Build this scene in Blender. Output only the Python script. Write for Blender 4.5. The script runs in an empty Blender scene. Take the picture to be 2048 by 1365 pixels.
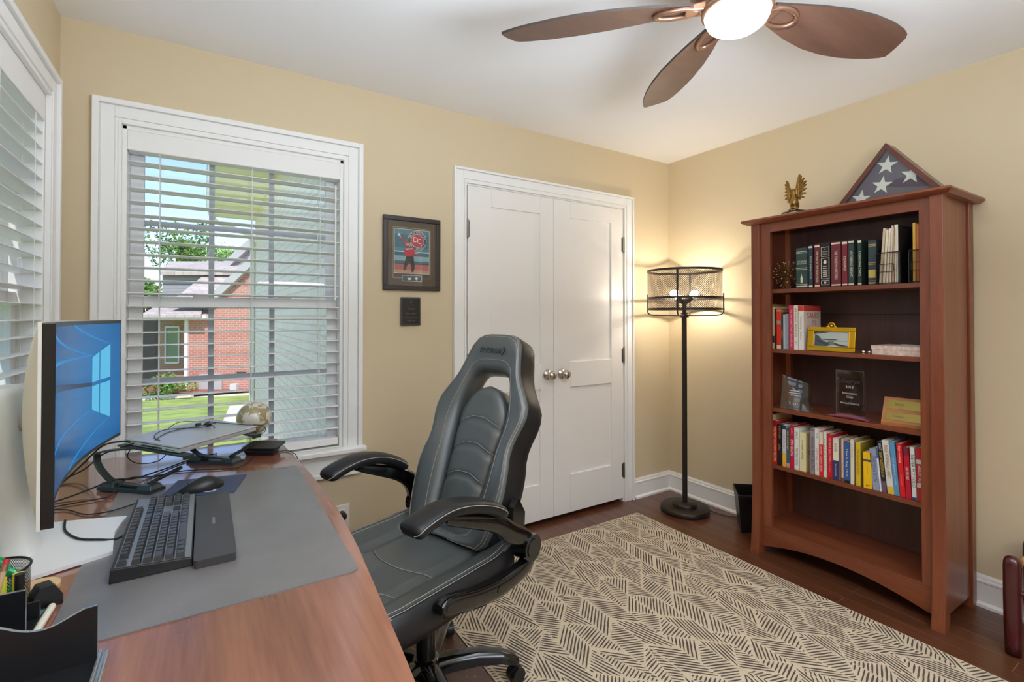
import bpy, bmesh, math, random
from mathutils import Vector, Matrix, Euler
random.seed(7)
scene = bpy.context.scene
COL = scene.collection
PI = math.pi

# ------------------------------------------------------------------ materials
def lin(c):
    return tuple(((v/255)/12.92 if v/255 <= .04045 else ((v/255+.055)/1.055)**2.4) for v in c)

def nmat(name):
    m = bpy.data.materials.new(name); m.use_nodes = True
    nt = m.node_tree; b = nt.nodes['Principled BSDF']
    return m, nt, b

def mat(name, rgb, rough=.5, metal=0., spec=.5, bump=0., bscale=200., var=0., vscale=4., coat=0., coat_r=.1, emit=None, es=0., alpha=1., stretch=None):
    m, nt, b = nmat(name)
    c = lin(rgb)
    b.inputs['Base Color'].default_value = (*c, 1)
    b.inputs['Roughness'].default_value = rough
    b.inputs['Metallic'].default_value = metal
    b.inputs['Specular IOR Level'].default_value = spec
    b.inputs['Coat Weight'].default_value = coat
    b.inputs['Coat Roughness'].default_value = coat_r
    b.inputs['Alpha'].default_value = alpha
    if emit:
        b.inputs['Emission Color'].default_value = (*lin(emit), 1)
        b.inputs['Emission Strength'].default_value = es
    if bump or var:
        tc = nt.nodes.new('ShaderNodeTexCoord'); mp = nt.nodes.new('ShaderNodeMapping')
        nt.links.new(tc.outputs['Object'], mp.inputs['Vector'])
        if stretch: mp.inputs['Scale'].default_value = stretch
    if bump:
        n = nt.nodes.new('ShaderNodeTexNoise'); n.inputs['Scale'].default_value = bscale; n.inputs['Detail'].default_value = 3
        bp = nt.nodes.new('ShaderNodeBump'); bp.inputs['Strength'].default_value = bump; bp.inputs['Distance'].default_value = .002
        nt.links.new(mp.outputs['Vector'], n.inputs['Vector'])
        nt.links.new(n.outputs['Fac'], bp.inputs['Height']); nt.links.new(bp.outputs['Normal'], b.inputs['Normal'])
    if var:
        n2 = nt.nodes.new('ShaderNodeTexNoise'); n2.inputs['Scale'].default_value = vscale; n2.inputs['Detail'].default_value = 5
        nt.links.new(mp.outputs['Vector'], n2.inputs['Vector'])
        rp = nt.nodes.new('ShaderNodeValToRGB')
        rp.color_ramp.elements[0].position = .3; rp.color_ramp.elements[1].position = .7
        rp.color_ramp.elements[0].color = (*[max(0, x*(1-var)) for x in c], 1)
        rp.color_ramp.elements[1].color = (*[min(1, x*(1+var)) for x in c], 1)
        nt.links.new(n2.outputs['Fac'], rp.inputs['Fac']); nt.links.new(rp.outputs['Color'], b.inputs['Base Color'])
    return m

def wood(name, dark, mid, light, axis='z', scale=1., rough=.35, coat=.2, coat_r=.15, fine=1.):
    """stained timber: stretched noise grain along one axis"""
    m, nt, b = nmat(name)
    tc = nt.nodes.new('ShaderNodeTexCoord'); mp = nt.nodes.new('ShaderNodeMapping')
    nt.links.new(tc.outputs['Object'], mp.inputs['Vector'])
    s = {'x': (.06, 1, 1), 'y': (1, .06, 1), 'z': (1, 1, .06)}[axis]
    mp.inputs['Scale'].default_value = [v*scale for v in s]
    n = nt.nodes.new('ShaderNodeTexNoise'); n.inputs['Scale'].default_value = 14; n.inputs['Detail'].default_value = 6; n.inputs['Roughness'].default_value = .6; n.inputs['Distortion'].default_value = .6
    n2 = nt.nodes.new('ShaderNodeTexNoise'); n2.inputs['Scale'].default_value = 160*fine; n2.inputs['Detail'].default_value = 3
    nt.links.new(mp.outputs['Vector'], n.inputs['Vector']); nt.links.new(mp.outputs['Vector'], n2.inputs['Vector'])
    rp = nt.nodes.new('ShaderNodeValToRGB'); e = rp.color_ramp.elements
    e[0].position = .28; e[0].color = (*lin(dark), 1); e[1].position = .72; e[1].color = (*lin(light), 1)
    k = e.new(.5); k.color = (*lin(mid), 1)
    mx = nt.nodes.new('ShaderNodeMix'); mx.data_type = 'FLOAT'; mx.inputs['Factor'].default_value = .25
    nt.links.new(n.outputs['Fac'], mx.inputs[2]); nt.links.new(n2.outputs['Fac'], mx.inputs[3])
    nt.links.new(mx.outputs[0], rp.inputs['Fac']); nt.links.new(rp.outputs['Color'], b.inputs['Base Color'])
    b.inputs['Roughness'].default_value = rough; b.inputs['Coat Weight'].default_value = coat; b.inputs['Coat Roughness'].default_value = coat_r
    return m

def bricks(name, c1, c2, mortar, bw, bh, msize, rough=.85, plane='xz', rot=0., bump=.6, offset=.5, noise=0., coat=0.):
    """plane: which two object axes carry the courses"""
    m, nt, b = nmat(name)
    tc = nt.nodes.new('ShaderNodeTexCoord'); sx = nt.nodes.new('ShaderNodeSeparateXYZ'); cx = nt.nodes.new('ShaderNodeCombineXYZ')
    nt.links.new(tc.outputs['Object'], sx.inputs['Vector'])
    ix = {'x': 0, 'y': 1, 'z': 2}
    nt.links.new(sx.outputs[ix[plane[0]]], cx.inputs[0]); nt.links.new(sx.outputs[ix[plane[1]]], cx.inputs[1])
    t = nt.nodes.new('ShaderNodeTexBrick'); t.offset = offset
    nt.links.new(cx.outputs['Vector'], t.inputs['Vector'])
    t.inputs['Color1'].default_value = (*lin(c1), 1); t.inputs['Color2'].default_value = (*lin(c2), 1); t.inputs['Mortar'].default_value = (*lin(mortar), 1)
    t.inputs['Scale'].default_value = 1; t.inputs['Brick Width'].default_value = bw; t.inputs['Row Height'].default_value = bh
    t.inputs['Mortar Size'].default_value = msize; t.inputs['Mortar Smooth'].default_value = .2; t.inputs['Bias'].default_value = 0
    out = t.outputs['Color']
    if noise:
        n = nt.nodes.new('ShaderNodeTexNoise'); n.inputs['Scale'].default_value = 9; n.inputs['Detail'].default_value = 6
        mp = nt.nodes.new('ShaderNodeMapping'); mp.inputs['Scale'].default_value = (.12, 4, 1)
        if plane == 'yx': mp.inputs['Scale'].default_value = (.3, 8, 1)
        nt.links.new(cx.outputs['Vector'], mp.inputs['Vector']); nt.links.new(mp.outputs['Vector'], n.inputs['Vector'])
        mx = nt.nodes.new('ShaderNodeMix'); mx.data_type = 'RGBA'; mx.blend_type = 'OVERLAY'; mx.inputs['Factor'].default_value = noise
        nt.links.new(out, mx.inputs[6]); nt.links.new(n.outputs['Fac'], mx.inputs[7]); out = mx.outputs[2]
    nt.links.new(out, b.inputs['Base Color'])
    b.inputs['Roughness'].default_value = rough; b.inputs['Coat Weight'].default_value = coat; b.inputs['Coat Roughness'].default_value = .2
    if bump:
        bp = nt.nodes.new('ShaderNodeBump'); bp.inputs['Strength'].default_value = bump; bp.inputs['Distance'].default_value = .004; bp.invert = True
        nt.links.new(t.outputs['Fac'], bp.inputs['Height']); nt.links.new(bp.outputs['Normal'], b.inputs['Normal'])
    return m

def glassy(name, tint=(255, 255, 255), refl=.08, rough=.02, edge=.5):
    """thin clear sheet: see-through with a fresnel reflection"""
    m = bpy.data.materials.new(name); m.use_nodes = True; nt = m.node_tree; nt.nodes.clear()
    o = nt.nodes.new('ShaderNodeOutputMaterial'); mx = nt.nodes.new('ShaderNodeMixShader')
    tr = nt.nodes.new('ShaderNodeBsdfTransparent'); tr.inputs['Color'].default_value = (*lin(tint), 1)
    gl = nt.nodes.new('ShaderNodeBsdfGlossy'); gl.inputs['Roughness'].default_value = rough
    lw = nt.nodes.new('ShaderNodeLayerWeight'); lw.inputs['Blend'].default_value = edge
    ma = nt.nodes.new('ShaderNodeMath'); ma.operation = 'MULTIPLY_ADD'; ma.inputs[1].default_value = .35; ma.inputs[2].default_value = refl; ma.use_clamp = True
    nt.links.new(lw.outputs['Facing'], ma.inputs[0]); nt.links.new(ma.outputs[0], mx.inputs['Fac'])
    nt.links.new(tr.outputs[0], mx.inputs[1]); nt.links.new(gl.outputs[0], mx.inputs[2]); nt.links.new(mx.outputs[0], o.inputs['Surface'])
    return m

# ------------------------------------------------------------------ mesh builder
class MB:
    def __init__(s): s.v = []; s.f = []; s.m = []; s.sm = []
    def add(s, vs, fs, mi=0, smooth=False, M=None):
        if isinstance(smooth, Matrix): smooth, M = False, smooth
        o = len(s.v)
        for p in vs:
            p = Vector(p)
            s.v.append(M @ p if M is not None else p)
        for f in fs:
            s.f.append([i+o for i in f]); s.m.append(mi); s.sm.append(smooth)
        return s
    def box(s, a, b, mi=0, M=None):
        x0, y0, z0 = [min(i, j) for i, j in zip(a, b)]; x1, y1, z1 = [max(i, j) for i, j in zip(a, b)]
        return s.add([(x0,y0,z0),(x1,y0,z0),(x1,y1,z0),(x0,y1,z0),(x0,y0,z1),(x1,y0,z1),(x1,y1,z1),(x0,y1,z1)],
              [(0,3,2,1),(4,5,6,7),(0,1,5,4),(1,2,6,5),(2,3,7,6),(3,0,4,7)], mi, False, M)
    def bar(s, p0, p1, w, h, up=(0,0,1), mi=0):
        """rectangular bar from p0 to p1, w across, h along up"""
        p0, p1 = Vector(p0), Vector(p1); d = (p1-p0).normalized(); u = Vector(up); u = (u - d*u.dot(d)).normalized(); r = d.cross(u)
        vs = [p + r*a*w/2 + u*b*h/2 for p in (p0, p1) for a, b in ((-1,-1),(1,-1),(1,1),(-1,1))]
        return s.add(vs, [(0,1,2,3),(7,6,5,4),(0,4,5,1),(1,5,6,2),(2,6,7,3),(3,7,4,0)], mi)
    def cyl(s, p0, p1, r0, r1=None, n=20, mi=0, cap=True):
        r1 = r0 if r1 is None else r1
        p0, p1 = Vector(p0), Vector(p1); d = (p1-p0).normalized(); u = d.orthogonal().normalized(); w = d.cross(u)
        vs = []
        for p, r in ((p0, r0), (p1, r1)):
            for i in range(n):
                a = 2*PI*i/n; vs.append(p + (u*math.cos(a)+w*math.sin(a))*r)
        s.add(vs, [(i, (i+1)%n, n+(i+1)%n, n+i) for i in range(n)], mi, True)
        if cap:
            s.add(vs[:n], [tuple(reversed(range(n)))], mi); s.add(vs[n:], [tuple(range(n))], mi)
        return s
    def lathe(s, prof, n=32, M=None, mi=0, smooth=True, closed=False):
        """prof: list of (r, z)"""
        vs = []; k = len(prof)
        for i in range(n):
            a = 2*PI*i/n; c, d = math.cos(a), math.sin(a)
            for r, z in prof: vs.append((r*c, r*d, z))
        fs = []
        for i in range(n):
            j = (i+1) % n
            for q in range(k-1 if not closed else k):
                q2 = (q+1) % k
                fs.append((i*k+q, j*k+q, j*k+q2, i*k+q2))
        return s.add(vs, fs, mi, smooth, M)
    def tube(s, pts, r, n=8, mi=0, closed=False, cap=True, flat=None):
        """flat: (scale_side, scale_up) with up reference z"""
        P = [Vector(p) for p in pts]; k = len(P); rr = r if isinstance(r, (list, tuple)) else [r]*k
        vs = []; u = None
        for i, p in enumerate(P):
            t = (P[(i+1) % k]-P[i-1]) if closed else (P[min(i+1, k-1)]-P[max(i-1, 0)])
            if t.length < 1e-9: t = Vector((0,0,1))
            t.normalize()
            if flat:
                w = t.cross(Vector((0,0,1)))
                w = w.normalized() if w.length > 1e-6 else Vector((1,0,0))
                u = w.cross(t)
            else:
                u = t.orthogonal().normalized() if u is None else (u - t*u.dot(t)).normalized()
                w = t.cross(u)
            for j in range(n):
                a = 2*PI*j/n; ca, sa = math.cos(a)*rr[i], math.sin(a)*rr[i]
                if flat: vs.append(p + w*ca*flat[0] + u*sa*flat[1])
                else: vs.append(p + u*ca + w*sa)
        fs = []
        for i in range(k if closed else k-1):
            i2 = (i+1) % k
            for j in range(n): fs.append((i*n+j, i*n+(j+1)%n, i2*n+(j+1)%n, i2*n+j))
        s.add(vs, fs, mi, True)
        if cap and not closed:
            s.add(vs[:n], [tuple(reversed(range(n)))], mi, True); s.add(vs[-n:], [tuple(range(n))], mi, True)
        return s
    def ring(s, R, r, c=(0,0,0), n=40, k=8, mi=0, axis='z', h=None):
        """torus, or a flat band of height h"""
        M = Matrix.Translation(c) @ {'z': Matrix(), 'x': Matrix.Rotation(PI/2, 4, 'Y'), 'y': Matrix.Rotation(PI/2, 4, 'X')}[axis]
        if h: prof = [(R-r, -h/2), (R+r, -h/2), (R+r, h/2), (R-r, h/2)]
        else: prof = [(R+r*math.cos(2*PI*i/k), r*math.sin(2*PI*i/k)) for i in range(k)]
        return s.lathe(prof, n, M, mi, h is None, True)
    def sphere(s, c, r, n=20, mi=0, sc=(1,1,1), M=None):
        k = n//2; vs = []; fs = []
        for i in range(k+1):
            th = PI*i/k
            for j in range(n):
                a = 2*PI*j/n; vs.append((c[0]+r*sc[0]*math.sin(th)*math.cos(a), c[1]+r*sc[1]*math.sin(th)*math.sin(a), c[2]+r*sc[2]*math.cos(th)))
        for i in range(k):
            for j in range(n): fs.append((i*n+j, (i+1)*n+j, (i+1)*n+(j+1)%n, i*n+(j+1)%n))
        return s.add(vs, fs, mi, True, M)
    def prism(s, poly, d, mi=0, M=None, smooth=False):
        """poly: 2D outline (x,y) extruded by d along local z; M places it"""
        n = len(poly)
        vs = [(x, y, 0) for x, y in poly]+[(x, y, d) for x, y in poly]
        s.add(vs, [tuple(reversed(range(n))), tuple(range(n, 2*n))], mi, False, M)
        return s.add(vs, [(i, (i+1)%n, n+(i+1)%n, n+i) for i in range(n)], mi, smooth, M)
    def poly(s, pts, mi=0, M=None):
        return s.add(pts, [tuple(range(len(pts)))], mi, False, M)
    def grid(s, rows, mi=0, close_u=False, close_v=False, smooth=True, M=None):
        a = len(rows); b = len(rows[0]); vs = [p for r in rows for p in r]; fs = []
        for i in range(a if close_v else a-1):
            for j in range(b if close_u else b-1):
                i2, j2 = (i+1) % a, (j+1) % b
                fs.append((i*b+j, i*b+j2, i2*b+j2, i2*b+j))
        return s.add(vs, fs, mi, smooth, M)
    def text(s, txt, size, M, mi=0, align='CENTER', ext=0., xs=1.):
        vs, fs = text_geo(txt, align)
        M2 = M @ Matrix.Diagonal((size*xs, size, size, 1))
        return s.add(vs, fs, mi, False, M2)
    def build(s, name, mats, parent=None, local=False, bevel=0., sub=0, kind=None, sharp=35, weld=False, solid=0.):
        me = bpy.data.meshes.new(name)
        M = Matrix()
        if parent is not None and not local: M = WM[parent.name].inverted()
        me.from_pydata([tuple(M @ p) for p in s.v], [], s.f)
        mats = mats if isinstance(mats, (list, tuple)) else [mats]
        for m in mats: me.materials.append(m)
        for p, mi, sm in zip(me.polygons, s.m, s.sm): p.material_index = mi; p.use_smooth = sm
        if weld or sub:
            bm = bmesh.new(); bm.from_mesh(me); bmesh.ops.remove_doubles(bm, verts=bm.verts, dist=1e-5)
            bmesh.ops.recalc_face_normals(bm, faces=bm.faces); bm.to_mesh(me); bm.free()
        me.update()
        o = bpy.data.objects.new(name, me); COL.objects.link(o)
        if parent is not None:
            o.parent = parent; WM[o.name] = WM[parent.name].copy()
        else: WM[o.name] = Matrix()
        if bevel:
            b = o.modifiers.new('edge', 'BEVEL'); b.width = bevel; b.segments = 2; b.limit_method = 'ANGLE'; b.angle_limit = math.radians(40); b.harden_normals = False
        if sub:
            q = o.modifiers.new('sub', 'SUBSURF'); q.levels = sub; q.render_levels = sub
        if kind: o['kind'] = kind
        return o
WM = {}
_TG = {}
def text_geo(txt, align):
    k = (txt, align)
    if k not in _TG:
        cu = bpy.data.curves.new('t', 'FONT'); cu.body = txt; cu.align_x = align; cu.align_y = 'CENTER'; cu.resolution_u = 2
        ob = bpy.data.objects.new('t', cu); me = bpy.data.meshes.new_from_object(ob)
        _TG[k] = ([v.co.copy() for v in me.vertices], [tuple(p.vertices) for p in me.polygons])
        bpy.data.meshes.remove(me); bpy.data.objects.remove(ob); bpy.data.curves.remove(cu)
    return _TG[k]

def frame(o, x, y):
    """matrix with given x and y axes at point o"""
    x = Vector(x).normalized(); y = Vector(y).normalized(); z = x.cross(y)
    return Matrix(((x[0],y[0],z[0],o[0]),(x[1],y[1],z[1],o[1]),(x[2],y[2],z[2],o[2]),(0,0,0,1)))

def tag(o, label, cat, group=None, kind=None):
    o['label'] = label; o['category'] = cat
    if group: o['group'] = group
    if kind: o['kind'] = kind
    return o
def thing(name, label, cat, loc=(0,0,0), rz=0., group=None, kind=None):
    e = bpy.data.objects.new(name, None); COL.objects.link(e); e.empty_display_size = .05
    e.location = loc; e.rotation_euler = (0, 0, rz); WM[e.name] = Matrix.Translation(loc) @ Matrix.Rotation(rz, 4, 'Z')
    return tag(e, label, cat, group, kind)
def struct(name, label=None, cat=None):
    e = bpy.data.objects.new(name, None); COL.objects.link(e); e['kind'] = 'structure'; WM[e.name] = Matrix()
    if label: tag(e, label, cat)
    return e
def bez(pts, n=8, closed=False):
    """smooth Catmull-Rom path through pts"""
    P = [Vector(p) for p in pts]; k = len(P); out = []
    rng = k if closed else k-1
    for i in range(rng):
        p0, p1, p2, p3 = (P[(i-1) % k], P[i], P[(i+1) % k], P[(i+2) % k]) if closed else (P[max(i-1,0)], P[i], P[i+1], P[min(i+2,k-1)])
        for j in range(n):
            t = j/n
            out.append(.5*((2*p1)+(p2-p0)*t+(2*p0-5*p1+4*p2-p3)*t*t+(3*p1-p0-3*p2+p3)*t**3))
    if not closed: out.append(P[-1])
    return out
def interp(tab, x):
    """piecewise-linear table lookup"""
    if x <= tab[0][0]: return tab[0][1]
    for (a, b), (c, d) in zip(tab, tab[1:]):
        if x <= c: return b+(d-b)*(x-a)/(c-a)
    return tab[-1][1]
SUN_P, HALL_FILL_P, CEIL_FILL_P, FAN_E, BULB_E, SKY_S, EXPO = 5.5, 70, 66, 44, 300, .30, 0.0
# ================================================================== ROOM SHELL
XL, XR, YB, YF, ZC = -.476, 2.947, 2.483, -.85, 2.44
M_wall = mat('wall_paint', (212,195,162), .75, bump=.08, bscale=350)
M_ceil = mat('ceiling_paint', (240,240,240), .85)
M_trim = mat('white_trim_paint', (240,239,236), .35)
M_floor = bricks('floor_planks', (84,48,30), (98,57,36), (146,112,88), 1.1, .083, .0010, rough=.28, plane='yx', bump=.15, noise=.5, coat=.25)
M_fill_hall = mat('fill_hall_paint', (236,230,220), .8)

def w_struct(name, boxes, m, **k):
    b = MB()
    for a, c in boxes: b.box(a, c)
    return b.build(name, m, kind='structure', **k)
WU0, WU1, WZ0, WZ1 = -.288, .573, .652, 2.062        # clear opening of the window in the far wall
LU0, LU1 = 1.42, 2.29                                # clear opening of the window in the left wall
DX0, DX1, DZ1 = 1.246, 2.477, 2.048
T = .14
w_struct('floor', [((-.62,-3.1,-.12),(3.1,3.2,0))], M_floor)
w_struct('ceiling', [((-.62,-3.1,ZC),(3.1,2.63,ZC+.70))], M_ceil)  # slab thickened out of view to block stray sun on the wing
w_struct('wall_back', [((XL-T,YB,0),(WU0,YB+T,ZC)), ((WU0,YB,0),(WU1,YB+T,WZ0)), ((WU0,YB,WZ1),(WU1,YB+T,ZC)),
    ((WU1,YB,0),(DX0,YB+T,ZC)), ((DX0,YB,DZ1),(DX1,YB+T,ZC)), ((DX1,YB,0),(XR+T,YB+T,ZC)),
    ((DX0-.1,YB+.6,0),(DX1+.1,YB+.66,ZC)), ((DX0-.1,YB+T,0),(DX0-.04,YB+.6,ZC)), ((DX1+.04,YB+T,0),(DX1+.1,YB+.6,ZC)), ((DX0-.1,YB+T,DZ1+.2),(DX1+.1,YB+.66,DZ1+.26))], M_wall)
w_struct('wall_left', [((XL-T,-3.1,0),(XL,LU0,ZC)), ((XL-T,LU0,0),(XL,LU1,WZ0)), ((XL-T,LU0,WZ1),(XL,LU1,ZC)), ((XL-T,LU1,0),(XL,YB,ZC))], M_wall)
w_struct('wall_right', [((XR,-3.1,0),(XR+T,YB,ZC))], M_wall)
w_struct('wall_front', [((XL,YF-.12,0),(.1,YF,ZC)), ((2.3,YF-.12,0),(XR,YF,ZC)), ((.1,YF-.12,2.12),(2.3,YF,ZC))], M_wall)  # opening behind the camera is added to let the fill light in
w_struct('wall_fill_hall', [((XL,-3.1,0),(XR,-2.98,ZC))], M_fill_hall)  # unseen hall wall, added pale to bounce fill into the room

# ---- baseboards
def baseboard(name, runs):
    """runs: (start, end, inward normal)"""
    b = MB()
    prof = [(0,0),(.026,0),(.026,.012),(.014,.022),(.014,.104),(.017,.108),(.017,.116),(.011,.120),(.011,.128),(.006,.139),(0,.139)]
    for p, q, n in runs:
        p, q, n = Vector(p), Vector(q), Vector(n)
        b.grid([[p+n*a+Vector((0,0,z)) for a, z in prof], [q+n*a+Vector((0,0,z)) for a, z in prof]], smooth=False)
        for e in (p, q): b.poly([e+n*a+Vector((0,0,z)) for a, z in prof])
    return b.build(name, M_trim, kind='structure')
baseboard('baseboard_back', [((XL,YB,0),(1.165,YB,0),(0,-1,0)), ((2.574,YB,0),(XR,YB,0),(0,-1,0))])
baseboard('baseboard_right', [((XR,YF,0),(XR,YB,0),(-1,0,0))])
baseboard('baseboard_left', [((XL,YF,0),(XL,YB,0),(1,0,0))])

# ---- windows
M_sash = mat('sash_vinyl', (236,236,238), .4)
M_munt = mat('muntin_vinyl', (176,180,188), .45)
M_blind = mat('blind_slats', (238,237,234), .42)
M_cord = mat('blind_cord', (232,231,226), .7)
M_glass = glassy('window_glass', (250,253,252), .02, .02)
def casing(b, u0, u1, z0, z1, M, side=.091, sill=None):
    zb = z0
    for a0, a1, d in ((0, .012, .016), (.012, .022, .012), (.022, .066, .017), (.066, .070, .013), (.070, side, .028)):
        b.box((u0-a1, -d, zb), (u0-a0, 0, z1+a1), 0, M); b.box((u1+a0, -d, zb), (u1+a1, 0, z1+a1), 0, M)
        b.box((u0-a0, -d, z1+a0), (u1+a0, 0, z1+a1), 0, M)
def window(n, M, u0, u1, z0, z1, label, blind_label, cords, wand):
    r = struct('window_%d' % n, label, 'window')
    b = MB(); casing(b, u0, u1, z0-.02, z1, M)
    b.box((u0-.001, 0, z0), (u0+.016, T+.02, z1), 0, M); b.box((u1-.016, 0, z0), (u1+.001, T+.02, z1), 0, M); b.box((u0, 0, z1-.016), (u1, T+.02, z1+.001), 0, M)
    b.build('window_frame', M_trim, r, bevel=.002)
    b = MB(); b.box((u0-.105, -.058, z0-.026), (u1+.105, 0, z0), 0, M); b.box((u0, 0, z0-.026), (u1, T+.03, z0+.002), 0, M)
    b.build('window_sill', M_trim, r, bevel=.006)
    b = MB(); b.box((u0-.088, -.018, z0-.14), (u1+.088, 0, z0-.026), 0, M); b.box((u0-.088, -.024, z0-.05), (u1+.088, 0, z0-.026), 0, M); b.box((u0-.088, -.024, z0-.14), (u1+.088, 0, z0-.118), 0, M)
    b.build('window_apron', M_trim, r, bevel=.003)
    zm = (z0+z1)/2 - .005
    for nm, lo, hi, w0, w1, rail in (('upper_sash', zm-.02, z1-.016, .098, .128, .045), ('lower_sash', z0+.002, zm+.022, .064, .094, .05)):
        b = MB(); a, c = u0+.016, u1-.016; st = .048
        b.box((a, w0, lo), (a+st, w1, hi), 0, M); b.box((c-st, w0, lo), (c, w1, hi), 0, M)
        b.box((a+st, w0, lo), (c-st, w1, lo+rail), 0, M); b.box((a+st, w0, hi-.042), (c-st, w1, hi), 0, M)
        gu0, gu1, gz0, gz1 = a+st, c-st, lo+rail, hi-.042
        if nm == 'lower_sash':
            for t in (.28, .74): b.box((gu0+(gu1-gu0)*t-.03, w0-.004, hi-.002), (gu0+(gu1-gu0)*t+.03, w0+.022, hi+.012), 0, M)
        s = b.build(nm, M_sash, r, bevel=.003)
        b = MB()
        for k in (1, 2):
            x = gu0+(gu1-gu0)*k/3; b.box((x-.011, w0+.008, gz0), (x+.011, w1-.008, gz1), 0, M)
        z = (gz0+gz1)/2; b.box((gu0, w0+.0085, z-.011), (gu1, w1-.0085, z+.011), 0, M)
        b.build('muntins', M_munt, s)
        b = MB(); b.box((gu0-.005, w0+.013, gz0-.005), (gu1+.005, w0+.017, gz1+.005), 0, M)
        b.build('window_pane', M_glass, s)
    # blind inside the frame
    loc = M @ Vector(((u0+u1)/2, .03, z1-.02))
    t = thing('window_blind', blind_label, 'blind', loc, 0, 'white slatted blinds')
    a, c = u0+.02, u1-.02
    b = MB(); b.box((a-.002, .002, z1-.098), (c+.002, .062, z1-.0165), 0, M); b.box((a-.0037, -.004, z1-.098), (c+.0037, .003, z1-.0165), 0, M); b.build('valance', M_blind, t, bevel=.003)
    b = MB(); z = z0+.092; R = Matrix
    while z < z1-.11:
        Mx = M @ Matrix.Translation((0, .032, z)) @ Matrix.Rotation(math.radians(-3), 4, 'X')
        rows = []
        for k in range(7):
            y = -.031+.062*k/6; q = .0035*(1-(y/.031)**2)
            rows.append([(a, y, q), (c, y, q)])
        rows += [[(a, -.031+.062*k/6, .0035*(1-((-.031+.062*k/6)/.031)**2)-.003), (c, -.031+.062*k/6, .0035*(1-((-.031+.062*k/6)/.031)**2)-.003)] for k in range(6, -1, -1)]
        b.grid(rows, 0, False, True, True, Mx)
        z += .0535
    b.build('slats', M_blind, t)
    b = MB(); b.box((a, .004, z0+.012), (c, .058, z0+.046), 0, M); b.build('bottom_rail', M_blind, t, bevel=.004)
    b = MB()
    for x in cords:
        for w in (.0, .062): b.cyl(M @ Vector((x, w, z0+.03)), M @ Vector((x, w, z1-.06)), .0011, n=6)
        b.cyl(M @ Vector((x, .031, z0+.03)), M @ Vector((x, .031, z1-.06)), .0009, n=6)
    b.build('ladder_cord', M_cord, t)
    if wand:
        b = MB(); x, zt, zl = wand; b.cyl(M @ Vector((x, -.006, zl)), M @ Vector((x, -.006, zt)), .0042, n=8); b.sphere(M @ Vector((x, -.006, zl)), .006, 8); b.build('tilt_wand', M_blind, t)
MBACK = Matrix.Translation((0, YB, 0)); MLEFT = Matrix.Translation((XL, 0, 0)) @ Matrix.Rotation(PI/2, 4, 'Z')
window(1, MBACK, WU0, WU1, WZ0, WZ1, 'white framed window beside the closet doors', 'white slatted blind on the window facing the brick house', (-.165, .175, .465), (.535, 1.93, 1.37))
window(2, MLEFT, LU0, LU1, WZ0, WZ1, 'white framed window behind the curved monitor', 'white slatted blind on the window behind the monitor', (1.53, 1.85, 2.18), None)

# ---- closet doors
M_door = mat('door_paint', (237,234,229), .38)
M_nickel = mat('brushed_nickel', (196,190,178), .22, 1.)
M_hinge = mat('hinge_metal', (150,146,138), .35, 1.)
b = MB(); MD = MBACK; casing(b, DX0, DX1, 0, DZ1, MD, .082)
b.box((DX0-.001,0,0),(DX0+.008,T,DZ1),0,MD); b.box((DX1-.008,0,0),(DX1+.001,T,DZ1),0,MD); b.box((DX0,0,DZ1-.008),(DX1,T,DZ1+.001),0,MD)
b.build('trim_1', M_trim, kind='structure', bevel=.002)
def closet_door(n, x0, x1, hinge_right, panels, knob_x, label):
    r = struct('door_%d' % n, label, 'door')
    y0, y1 = YB-.006, YB+.03; z0, z1 = .028, DZ1-.011
    px0, px1 = panels[0][0], panels[0][1]
    zs = sorted([(p[2], p[3]) for p in panels])
    b = MB(); b.box((x0,y0,z0),(px0,y1,z1)); b.box((px1,y0,z0),(x1,y1,z1))
    edges = [z0]+[v for p in zs for v in p]+[z1]
    for k in range(0, len(edges), 2): b.box((px0,y0,edges[k]),(px1,y1,edges[k+1]))
    b.build('door_frame', M_door, r, bevel=.0015)
    for a, c in zs:
        b = MB(); b.box((px0-.003,y0+.011,a-.003),(px1+.003,y1-.01,c+.003)); b.build('door_panel', M_door, r)
    hx = x1 if hinge_right else x0
    for z in ((1.79, 1.02, .22)):
        b = MB(); b.cyl((hx+(.003 if hinge_right else -.003), y0-.005, z-.048), (hx+(.003 if hinge_right else -.003), y0-.005, z+.048), .0065, n=12)
        for zz in (z-.05, z+.05): b.sphere((hx+(.003 if hinge_right else -.003), y0-.005, zz), .0062, 10)
        b.box((hx-.012, y0-.0025, z-.046), (hx+.012, y0+.002, z+.046)); b.build('hinge', M_hinge, r)
    b = MB(); Mk = Matrix.Translation((knob_x, y0, .925)) @ Matrix.Rotation(PI/2, 4, 'X')
    b.lathe([(0,0),(.031,0),(.033,.004),(.030,.009),(.018,.013),(.012,.018),(.0115,.030),(.016,.036),(.025,.043),(.0285,.053),(.026,.063),(.016,.070),(0,.072)], 32, Mk)
    b.build('door_knob', M_nickel, r)
closet_door(1, 1.257, 1.8635, False, [(1.411,1.761,.997,1.93),(1.411,1.761,.25,.836)], 1.815, 'left closet door behind the chair headrest')
closet_door(2, 1.8665, 2.467, True, [(1.998,2.359,.997,1.93),(1.998,2.359,.27,.834)], 1.927, 'right closet door beside the floor lamp')

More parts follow.
